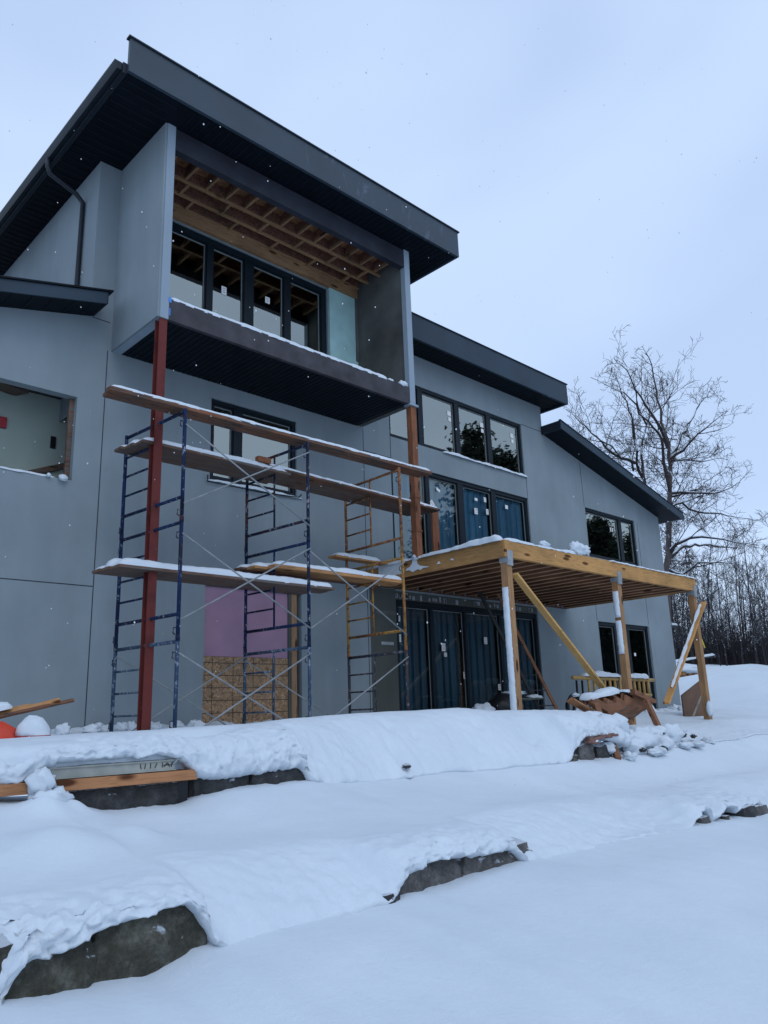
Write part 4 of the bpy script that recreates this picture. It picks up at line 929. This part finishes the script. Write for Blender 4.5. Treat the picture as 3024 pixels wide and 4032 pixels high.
# black wheel / hose reel
wh = thing('hose_coil', 'black coiled hose dusted with snow left of the stair stringers', 'hose', (14.75, 9.5, 0))
for k in range(5):
    pts = [(14.72 + (.26 - .03 * k) * math.cos(a), 9.5 + .03 * k, .02 + (.26 - .03 * k) * math.sin(a)) for a in [i * math.pi / 10 for i in range(21)]]
    MB().tube(pts, .03, 7, cap=False).build('coil', 'black', wh, smooth=True)
blob((14.76, 9.42, -.04), (.13, .06, .09), 'snow_patch', 'snow', wh, 5, .5); blob((14.70, 9.45, .26), (.12, .06, .04), 'snow_patch', 'snow', wh, 6, .5)
# black covered bin with snow
bn = thing('covered_bin', 'black tarped bin with snow on its lid beside the left deck post', 'bin', (13.7, 10.5, -.1))
blob((13.62, 10.5, .05), (.44, .35, .30), 'tarp', 'black', bn, 8, .2)
MB().box(13.5, 14.6, 10.2, 10.6, .2, .235).build('lid', 'basecoat2', bn); blob((13.85, 10.4, .34), (.30, .2, .05), 'snow_cover', 'snow', bn, 9, .4); blob((14.45, 10.35, .25), (.22, .15, .05), 'snow_cover', 'snow', bn, 10, .4)
o = blob((12.65, 10.3, -.02), (.26, .2, .16), 'snow_heap', 'snow', None, 33, .35, org=(12.65, 10.3, -.1)); tag(o, 'rounded snow heap left of the black tarped bin', 'snow')
# dark ladder leaning in the deck shade
ld = thing('ladder', 'dark ladder leaning behind the left deck post against the lower slider', 'ladder', (14.6, 10.9, -.1))
A0, A1, B0, B1 = Vector((13.50, 10.9, 2.55)), Vector((14.75, 10.4, -.1)), Vector((14.12, 10.9, 2.6)), Vector((15.42, 10.4, -.1))
MB().bar(A0, A1, .035, .07).build('rail', 'black', ld); MB().bar(B0, B1, .035, .07).build('rail', 'stair', ld)
for k in range(8):
    t = (k + .5) / 8; MB().tube([A0.lerp(A1, t), B0.lerp(B1, t)], .014, 6).build('rung', 'black', ld)
# plywood sheet leaning at right deck post
k = 1.0
py = thing('plywood_sheet', 'weathered brown plywood sheet with cut corner leaning at the right deck post', 'plywood', (18.0, 8.6, -.3))
MB().hexa([(17.97, 8.68, -.36), (18.95, 8.58, -.38), (18.95, 8.62, -.38), (17.97, 8.72, -.36), (17.93, 8.66, .20), (18.95, 8.60, .56), (18.95, 8.64, .56), (17.93, 8.70, .20)]).build('sheet', 'ply', py)
MB().bar((18.2, 8.63, -.36), (18.75, 8.58, .18), .004, .05, up=(0, 1, 0)).build('pale_mark', 'alu', py)  # pale diagonal strip across the sheet
blob((17.66, 7.93, -.12), (.09, .07, .17), 'snow_lump', 'snow', py, 12, .25)
# white snow covered crate, firewood, stakes, far right
fw = thing('firewood_stack', 'small stack of split firewood capped with snow beyond the plywood sheet', 'firewood', (32, 15.1, .3))
for r_ in range(5):
    for c in range(8): MB().tube([(31.9 + c * .17 + .05 * nn(c, r_), 15.2, .70 + r_ * .13), (31.9 + c * .17, 15.9, .70 + r_ * .13)], .075 + .02 * nn(c * 3, r_ * 2), 6).build('log', 'plank_new' if (c + r_) % 3 else 'plank', fw)
blob((32.5, 15.3, 1.40), (.8, .4, .17), 'snow_cap', 'snow', fw, 15, .25)
for i, (x, z0, z1) in enumerate(((25.6, 1.45, 2.02), (25.85, 1.8, 2.2))):
    o = MB().bar((x + .22, 11.6, z0), (x, 11.6, z1), .03, .03).build('marker_strip', 'yellowtag', None, org=(x, 11.6, z0)); tag(o, ('longer lower' if i == 0 else 'shorter upper') + ' yellow strip hanging beside the right deck post', 'marker', 'yellow strips')

# ------------------------------------------------------------------ trees
def grow(seed, H_, r0, trunk_frac=.35, levels=4, spread=.55, nchild=5, up=.25, twig=1., nseg=7, lean=(0, 0), fork=None):
    rnd = random.Random(seed); T = MB(); B = MB(); SN = []
    def limb(p, d, ln, r, lv):
        n = max(3, int(nseg * (1 if lv < 2 else .7))); pts = [p.copy()]; dd = d.copy(); rs = [r]; ps = [(p.copy(), dd.copy(), r)]
        for k in range(n):
            dd = (dd + Vector((rnd.gauss(0, .12 if lv else .05), rnd.gauss(0, .12 if lv else .05), rnd.gauss(0, .09) + up * (.12 if lv else .05)))).normalized()
            p = p + dd * ln / n; rr = r * (1 - .72 * (k + 1) / n); pts.append(p.copy()); rs.append(rr); ps.append((p.copy(), dd.copy(), rr))
        (T if lv == 0 else B).tube(pts, rs, 8 if lv == 0 else (5 if lv < 2 else (4 if lv == 2 else 3)), cap=False)
        if 0 < lv <= 2 and abs(d.z) < .75: SN.append((pts, rs))
        if lv >= levels: return
        nc = nchild + (2 if lv == 0 else 0) + (1 if lv == levels - 1 else 0)
        for i in range(nc):
            t = (trunk_frac if lv == 0 else .18) + (1 - (trunk_frac if lv == 0 else .18)) * (i + rnd.random()) / nc
            j = min(n - 1, int(t * n)); q, qd, qr = ps[j + 1] if rnd.random() < .5 else ps[j]
            q = pts[j].lerp(pts[j + 1], t * n - j); a = rnd.random() * 2 * math.pi
            side = Vector((math.cos(a), math.sin(a), rnd.uniform(-.1, .35))); side = (side - qd * side.dot(qd)).normalized()
            nd = (qd * (1 - spread) + side * spread * rnd.uniform(.8, 1.3) + Vector((0, 0, up * .4))).normalized()
            limb(q, nd, ln * (rnd.uniform(.42, .66) if lv else rnd.uniform(.2, .34)) * (1.1 - .45 * t), max(qr * rnd.uniform(.45, .62), .006 * twig), lv + 1)
    limb(Vector((0, 0, 0)), Vector((lean[0], lean[1], 1)).normalized(), H_, r0, 0)
    return T, B, SN
def make_tree(name, label, cat, loc, T, B, bark, SN=None, group=None):
    o = thing(name, label, cat, loc, group); ORG[o.name] = Vector((0, 0, 0))
    T.build('trunk', bark, o, smooth=True, fix=False); B.build('crown', bark, o, smooth=True, fix=False)
    if SN:
        m = MB()
        for pts, rs in SN:
            k = len(pts)
            if rs[0] < .03: continue
            m.tube([p + Vector((0, 0, r * .75)) for p, r in zip(pts[:k], rs)], [max(r * .75, .008) for r in rs], 5, cap=False)
        m.build('branch_snow', 'snow', o, smooth=True, fix=False)
    return o
# the big tree behind the right end of the house: main limbs set out, twigs grown
T1 = {
  'main': [(34.87, 17.00, 4.70), (35.62, 17.00, 6.98), (36.32, 17.00, 9.38), (36.84, 17.00, 11.06), (37.01, 17.00, 12.32), (36.91, 17.00, 13.54), (36.82, 17.00, 14.78), (36.59, 17.00, 15.83), (36.42, 17.00, 17.16), (35.90, 17.00, 17.69)],
  'a': [(37.03, 17.00, 12.08), (39.07, 17.25, 13.69), (41.34, 17.50, 15.36), (43.53, 17.75, 17.03), (45.09, 18.00, 18.72), (47.24, 18.25, 20.04)],
  'b': [(37.13, 17.00, 12.14), (38.02, 16.70, 12.70), (39.48, 16.40, 13.88), (40.98, 16.10, 14.85), (42.56, 15.80, 15.79)],
  'c': [(37.04, 17.00, 12.74), (37.08, 17.20, 13.64), (36.56, 17.40, 14.59), (36.01, 17.60, 15.45), (35.51, 17.80, 16.48), (35.07, 18.00, 17.11), (34.73, 18.20, 17.52)],
  'd': [(36.58, 17.00, 10.05), (36.50, 17.00, 11.00), (36.48, 17.00, 12.78), (36.14, 17.00, 13.36), (35.28, 17.00, 13.73), (34.20, 17.00, 14.36), (33.10, 17.00, 14.70), (31.40, 17.00, 14.63), (30.08, 17.00, 14.63)],
  'e': [(36.54, 17.00, 10.21), (38.02, 16.60, 10.41), (39.86, 16.20, 10.60), (41.37, 15.80, 11.11), (42.22, 15.40, 11.77)],
  'f': [(36.49, 17.00, 10.04), (38.80, 17.35, 10.68), (41.58, 17.70, 11.50), (44.76, 18.05, 12.90), (48.20, 18.40, 14.34)],
  'g': [(35.70, 17.00, 6.99), (35.50, 16.50, 7.40), (35.97, 16.00, 7.67), (37.38, 15.50, 7.76), (38.81, 15.00, 7.63), (40.36, 14.50, 7.58)],
  'h': [(35.55, 17.00, 6.74), (37.50, 17.30, 7.56), (40.02, 17.60, 8.16), (43.03, 17.90, 8.51), (48.12, 18.20, 9.00)],
  'i': [(35.41, 17.00, 6.21), (35.73, 16.50, 5.94), (36.44, 16.00, 6.53), (37.87, 15.50, 6.61), (39.34, 15.00, 6.53)],
  'j': [(36.32, 17.00, 9.38), (37.65, 16.90, 9.89), (39.08, 16.80, 9.61), (41.72, 16.70, 9.91), (44.56, 16.60, 10.06), (47.00, 16.50, 10.22)],
  'k': [(37.00, 17.00, 13.56), (37.92, 17.20, 14.96), (38.85, 17.40, 16.32), (40.42, 17.60, 18.02), (41.77, 17.80, 19.45)],
  'l': [(37.12, 17.00, 12.10), (39.72, 17.10, 12.66), (41.50, 17.20, 12.96), (43.92, 17.30, 13.67), (45.72, 17.40, 13.97)],
}
T2 = {
  'm2': [(37.85, 19.50, 6.84), (38.57, 19.50, 10.27), (39.01, 19.50, 12.52), (39.05, 19.50, 13.42), (39.45, 19.50, 14.41), (40.14, 19.50, 15.49), (40.97, 19.50, 16.35), (42.08, 19.50, 17.11), (44.28, 19.50, 18.09)],
  'n2': [(38.99, 19.50, 12.07), (38.71, 19.65, 12.94), (39.15, 19.80, 14.42), (39.40, 19.95, 15.91), (39.37, 20.10, 16.88), (38.97, 20.25, 17.77), (38.56, 20.40, 18.66)],
  'o2': [(37.96, 19.50, 12.31), (38.77, 19.70, 14.31), (39.31, 19.90, 15.87), (39.30, 20.10, 16.58), (39.02, 20.30, 17.61)],
  'p2': [(38.24, 19.50, 12.81), (36.49, 19.35, 12.67), (34.74, 19.20, 12.84), (33.68, 19.05, 13.14), (32.50, 18.90, 13.39), (31.34, 18.75, 13.54), (30.34, 18.60, 13.63)],
  'q2': [(40.14, 19.50, 15.49), (39.45, 19.40, 15.93), (38.92, 19.30, 16.69), (38.62, 19.20, 17.68), (39.01, 19.10, 18.70)],
  'r2': [(36.21, 19.20, 12.57), (35.02, 19.00, 12.93), (33.50, 18.80, 12.87), (32.35, 18.60, 12.95), (31.87, 18.40, 13.56), (30.94, 18.20, 13.89)],
}

def limb_tree(name, label, limbs, trunk_keys, radii, base, seed, bark='bark'):
    rnd = random.Random(seed); T = MB(); B = MB(); SN = []
    def sub(p, d, ln, r, lv):
        n = 5; pts = [p.copy()]; rs = [r]; dd = d.copy()
        for k in range(n):
            dd = (dd + Vector((rnd.gauss(0, .16), rnd.gauss(0, .16), rnd.gauss(.03, .13)))).normalized(); p = p + dd * ln / n; pts.append(p.copy()); rs.append(max(r * (1 - .7 * (k + 1) / n), .0075))
        B.tube(pts, rs, 4 if lv < 2 else 3, cap=False)
        if lv == 0 and abs(d.z) < .6: SN.append((pts, rs))
        if lv >= 3: return
        for i in range((6, 4, 4)[lv]):
            t = .15 + .85 * (i + rnd.random()) / (6, 4, 4)[lv]; j = min(n - 1, int(t * n)); q = pts[j].lerp(pts[j + 1], min(1, t * n - j))
            tang = (pts[j + 1] - pts[j]).normalized(); s_ = Vector((rnd.gauss(0, 1), rnd.gauss(0, 1), rnd.gauss(.25, .8))); s_ = (s_ - tang * s_.dot(tang)).normalized()
            sub(q, (tang * .62 + s_ * .7).normalized(), ln * rnd.uniform(.4, .65) * (1.15 - .45 * t), max(rs[j] * .6, .009), lv + 1)
    for key, pts in limbs.items():
        P_ = [Vector(p) for p in pts]
        if key in trunk_keys: P_ = [Vector(base)] + P_
        # refine with a little wander
        Q = [P_[0]]
        for a, b in zip(P_, P_[1:]):
            k = max(2, int((b - a).length / .7))
            for i in range(1, k + 1): Q.append(a.lerp(b, i / k) + (Vector((rnd.gauss(0, .05), rnd.gauss(0, .05), rnd.gauss(0, .04))) if i < k else Vector()))
        r0 = radii.get(key, .11); rs = [max(.012, r0 * (1 - .93 * (i / (len(Q) - 1)) ** .8)) for i in range(len(Q))]
        (T if key in trunk_keys else B).tube(Q, rs, 8 if key in trunk_keys else 6, cap=False)
        SN.append((Q, rs))
        L_ = sum((b - a).length for a, b in zip(Q, Q[1:])); cum = 0; k = 0
        for a, b, r in zip(Q, Q[1:], rs):
            cum += (b - a).length; f = cum / L_
            if a.z < 5.5 or (key in trunk_keys and f < .35): continue
            for _ in range(rnd.choice((0, 1, 1, 1))):
                tang = (b - a).normalized(); s_ = Vector((rnd.gauss(0, 1), rnd.gauss(0, 1), rnd.gauss(.2, .8))); s_ = (s_ - tang * s_.dot(tang)).normalized()
                sub(a, (tang * .55 + s_ * .75).normalized(), rnd.uniform(1.3, 3.0) * (1.1 - .45 * f), max(.010, min(.026, r * .5)), 1 if f > .3 else 0)
    o = thing(name, label, 'tree', base); 
    T.build('trunk', bark, o, smooth=True, fix=False); B.build('crown', 'twig', o, smooth=True, fix=False)
    m = MB()
    for pts, rs in SN:
        if rs[0] < .02: continue
        seg = [(p, r) for p, r in zip(pts, rs)]
        for (p, r), (q, r2) in zip(seg, seg[1:]):
            d = (q - p).normalized()
            if abs(d.z) > .93 or r < .02: continue
            u = Vector((0, 0, 1)) - d * d.z; u.normalize()
            m.tube([p + u * r * .75, q + u * r2 * .75], [r * .72, r2 * .72], 5, cap=False)
    m.build('branch_snow', 'snow', o, smooth=True, fix=False)
    return o
RA = {'main': .25, 'a': .10, 'b': .11, 'c': .10, 'd': .11, 'e': .08, 'f': .07, 'g': .11, 'h': .10, 'i': .09, 'j': .07, 'k': .08, 'l': .06, 'm2': .19, 'n2': .10, 'o2': .07, 'p2': .09, 'q2': .06, 'r2': .05}
limb_tree('bare_tree', 'large bare tree with snow lined limbs rising beyond the right end of the house', T1, ('main',), RA, (34.0, 17.0, -.1), 5)
limb_tree('bare_tree', 'slimmer forked bare tree left of the large one, seen over the sloping wing roof', T2, ('m2',), RA, (37.0, 19.5, -.1), 8)
# woodland at the right
protos = []
for i in range(7):
    T, B, SN = grow(40 + i, 9.0 + (i % 3) * 1.3, .045 + .02 * (i % 3), .15, 3, .5, 6, .35, 2.0, 7)
    protos.append(make_tree('woodland_tree', 'slender bare dark tree in the woodland beyond the snow bank', 'tree', (0, 0, 0), T, B, 'bark_dark' if i % 3 else 'bark_far', SN if i % 2 == 0 else None, 'bare woodland trees'))
def copy_tree(o, loc, rz, sc):
    r = o.copy(); COL.objects.link(r); r.location = loc; r.rotation_euler = (0, 0, rz); r.scale = (sc, sc, sc)
    for ch in list(o.children):
        c = ch.copy(); COL.objects.link(c); c.parent = r
    return r
def terr(x, y): return inset(x, y)
rw = random.Random(3); n = 0; spots = []
for i in range(96):
    dist = 50 + 24 * rw.random() ** .8; az = rw.uniform(60.5, 76)   # direction east of facade normal
    x, y = dist * math.sin(math.radians(az)), dist * math.cos(math.radians(az)); spots.append((x, y, rw.random() * 6.28, rw.uniform(.6, 1.0)))
for i, (x, y, rz, sc) in enumerate(spots):
    o = protos[i % 7]; loc = (x, y, terr(x, y) - .3)
    if i < 7: o.location = loc; o.rotation_euler = (0, 0, rz); o.scale = (sc, sc, sc)
    else: copy_tree(o, loc, rz, sc)
# undergrowth and far wood that reads as one mass
m = MB(); rb_ = random.Random(9)
for i in range(12500):
    dist = 62 + 30 * rb_.random(); az = math.radians(rb_.uniform(56, 82)); x, y = dist * math.sin(az), dist * math.cos(az); z = terr(x, y) - .2
    h = rb_.uniform(1.2, 5.0) * (1.5 if rb_.random() < .3 else 1); lx, ly = rb_.gauss(0, .12) * h, rb_.gauss(0, .12) * h; r = rb_.uniform(.010, .035)
    b = len(m.v); m.v += [(x - r, y + r, z), (x + r, y - r, z), (x + lx + r * .3, y + ly, z + h)]; m.f.append((b, b + 1, b + 2))
    for k in range(3):
        t = rb_.uniform(.2, .9); px, py_, pz = x + lx * t, y + ly * t, z + h * t; a = rb_.random() * 6.28; l = rb_.uniform(.4, 1.6)
        b = len(m.v); m.v += [(px, py_, pz - r * .7), (px, py_, pz + r * .7), (px + l * math.cos(a), py_ + l * math.sin(a), pz + l * rb_.uniform(.1, .9))]; m.f.append((b, b + 1, b + 2))
o = m.build('undergrowth', 'bark_far', None, fix=False); o['kind'] = 'stuff'; tag(o, 'dark tangled undergrowth filling the wood behind the snow bank', 'undergrowth')
# fallen snowy logs at the wood edge
for i, (a, b, r_, lb) in enumerate((((44.0, 21.5, 2.3), (47.5, 20.6, 2.75), .09, 'snow capped log lying along the far snow bank'), ((37.5, 20.0, 4.1), (42.2, 20.2, 4.2), .10, 'snow laden horizontal bough between the wing and the right deck post'))):
    o = MB().tube([a, tuple((Vector(a) + Vector(b)) / 2 + Vector((0, 0, .12))), b], r_, 7).build('snowy_log', 'bark_dark', None, smooth=True, org=a); tag(o, lb, 'log')
    snow_strip(Vector(a) + Vector((0, 0, r_ * .6)), Vector(b) + Vector((0, 0, r_ * .6)), r_ * 2, r_ * 1.3, parent=o, seed=90 + i, step=.2)

# conifers across the yard, seen mirrored in the window glass
def evergreen(seed, h, wide):
    rnd = random.Random(seed); m = MB(); t = MB(); t.tube([(0, 0, 0), (.1, 0, h * .5), (0, .1, h * .97)], [h * .018, h * .012, .03], 7)
    for i in range(330):
        f = rnd.random() ** .8; z = h * (.04 + .93 * f); R = h * wide * (1 - f) ** .62 * (1 + .3 * nn(i * .7, seed)) + .2
        a = rnd.random() * 6.28; ln = R * rnd.uniform(.45, 1.12); c0 = Vector((math.cos(a) * ln, math.sin(a) * ln, z + rnd.uniform(-.3, .3)))
        if i % 3 == 0: t.tube([(0, 0, z - .2 * ln), tuple(c0)], [.05, .015], 3, cap=False)
        s_ = .35 + .55 * rnd.random() * (1.2 - f)
        for q in range(34):
            c = c0 + Vector((rnd.gauss(0, s_), rnd.gauss(0, s_), rnd.gauss(0, s_ * .55))); d = Vector((rnd.gauss(0, 1), rnd.gauss(0, 1), rnd.gauss(-.2, .6))).normalized() * rnd.uniform(.15, .34); e = d.cross(Vector((rnd.gauss(0, 1), rnd.gauss(0, 1), 1))).normalized() * .09
            b = len(m.v); m.v += [tuple(c - e), tuple(c + e), tuple(c + d + e * .4), tuple(c + d - e * .4)]; m.f.append((b, b + 1, b + 2, b + 3))
    return t, m
cp = []
for i in range(3):
    t, m = evergreen(70 + i, 16, (.175, .18, .2)[i])
    cp.append(make_tree('evergreen', 'dark evergreen across the yard, seen mirrored in the window glass', 'tree', (0, 0, 0), t, m, 'needle', None, 'evergreens mirrored in the glass'))
rc = random.Random(12); cs = [(44.3, -12, 1.42), (48.3, -12.5, 1.36), (38.6, -12, .92), (51.5, -12, 1.2), (56, -13, 1.1), (60.5, -12, 1.12), (64, -13, 1.08), (67.5, -12, 1.1), (35.3, -13, .70), (41, -15, .72), (49, -14, 1.2), (58, -16, 1.2), (62, -15, 1.1), (71, -13, 1.2), (32.5, -14, .5), (54, -14.5, 1.0), (46.3, -14, 1.1), (37, -11, .5), (40.6, -11, .55), (48, -10.5, .6), (53.5, -11, .6), (33.8, -11.5, .45)]
for i, (x, y, sc) in enumerate(cs):
    o = cp[i % 3]; loc = (x, y, -1.6)
    if i < 3: o.location = loc; o.scale = (sc, sc, sc)
    else: copy_tree(o, loc, rc.random() * 6, sc)

# ------------------------------------------------------------------ falling snow
m = MB(); rs = random.Random(5)
for i in range(420):
    d = 2.2 + 8 * rs.random(); az = math.radians(rs.uniform(12, 78)); el = math.radians(rs.uniform(-12, 55)); c = Vector((d * math.sin(az) * math.cos(el), d * math.cos(az) * math.cos(el), d * math.sin(el))); r = rs.uniform(.002, .0052) * (d / 5) ** .6
    if c.y > 8.8 : continue
    b = len(m.v); m.v += [tuple(c + Vector(v) * r) for v in ((1, 0, 0), (0, 1, 0), (-1, 0, 0), (0, -1, 0), (0, 0, 1.2), (0, 0, -1.2))]
    m.f += [(b, b + 1, b + 4), (b + 1, b + 2, b + 4), (b + 2, b + 3, b + 4), (b + 3, b, b + 4), (b + 1, b, b + 5), (b + 2, b + 1, b + 5), (b + 3, b + 2, b + 5), (b, b + 3, b + 5)]
o = m.build('falling_snow', 'flake', None, smooth=True); o['kind'] = 'stuff'; tag(o, 'sparse tiny snowflakes drifting down in front of the house', 'snowflakes')

# ------------------------------------------------------------------ light and sky
W = bpy.data.worlds.new('World'); SC.world = W; W.use_nodes = True; nt = W.node_tree; nt.nodes.clear()
out = N(nt, 'ShaderNodeOutputWorld'); add = N(nt, 'ShaderNodeAddShader')
sky = N(nt, 'ShaderNodeTexSky'); sky.sky_type = 'NISHITA'; sky.sun_disc = False; sky.sun_elevation = math.radians(48); sky.sun_rotation = math.radians(200)
b1 = N(nt, 'ShaderNodeBackground'); b1.inputs['Strength'].default_value = .02; L(nt, sky.outputs[0], b1.inputs['Color'])
tc = N(nt, 'ShaderNodeTexCoord'); mp = N(nt, 'ShaderNodeMapping'); mp.inputs['Scale'].default_value = (1, 1, 2.2); L(nt, tc.outputs['Generated'], mp.inputs['Vector'])
cl = ramp(nt, nz(nt, mp.outputs[0], 1.5, 3, .45, .3), [(.36, (.455, .59, .83)), (.48, (.52, .66, .90)), (.64, (.57, .71, .935))])
b2 = N(nt, 'ShaderNodeBackground'); b2.inputs['Strength'].default_value = 1.07; L(nt, cl, b2.inputs['Color'])
L(nt, b1.outputs[0], add.inputs[0]); L(nt, b2.outputs[0], add.inputs[1]); L(nt, add.outputs[0], out.inputs[0])
sl_ = bpy.data.lights.new('sun', 'SUN'); sl_.energy = .5; sl_.angle = math.radians(35); sl_.color = (1, .97, .93)
so = bpy.data.objects.new('sun', sl_); COL.objects.link(so); az, el = math.radians(200), math.radians(48)
so.rotation_euler = (-Vector((math.sin(az) * math.cos(el), math.cos(az) * math.cos(el), math.sin(el)))).to_track_quat('-Z', 'Y').to_euler()
SC.view_settings.view_transform = 'Standard'; SC.view_settings.look = 'None'; SC.view_settings.exposure = 0; SC.view_settings.gamma = 1
SC.cycles.max_bounces = 6; SC.cycles.diffuse_bounces = 3; SC.cycles.glossy_bounces = 3; SC.cycles.transparent_max_bounces = 12

# ------------------------------------------------------------------ camera
pitch, roll, head = 0.25334499277093897, -0.03355989305434809, 0.7725220511258477
cam = bpy.data.cameras.new('camera'); co = bpy.data.objects.new('camera', cam); COL.objects.link(co); SC.camera = co
cam.sensor_fit = 'VERTICAL'; cam.sensor_height = 36; cam.lens = 1685.33 / 2212 * 36; cam.clip_start = .05; cam.clip_end = 2000
fw_ = Vector((math.sin(head) * math.cos(pitch), math.cos(head) * math.cos(pitch), math.sin(pitch))); rt = Vector((math.cos(head), -math.sin(head), 0)); up_ = rt.cross(fw_)
r2 = rt * math.cos(roll) + up_ * math.sin(roll); u2 = -rt * math.sin(roll) + up_ * math.cos(roll)
co.matrix_world = Matrix(((r2.x, u2.x, -fw_.x, 0), (r2.y, u2.y, -fw_.y, 0), (r2.z, u2.z, -fw_.z, 0), (0, 0, 0, 1)))
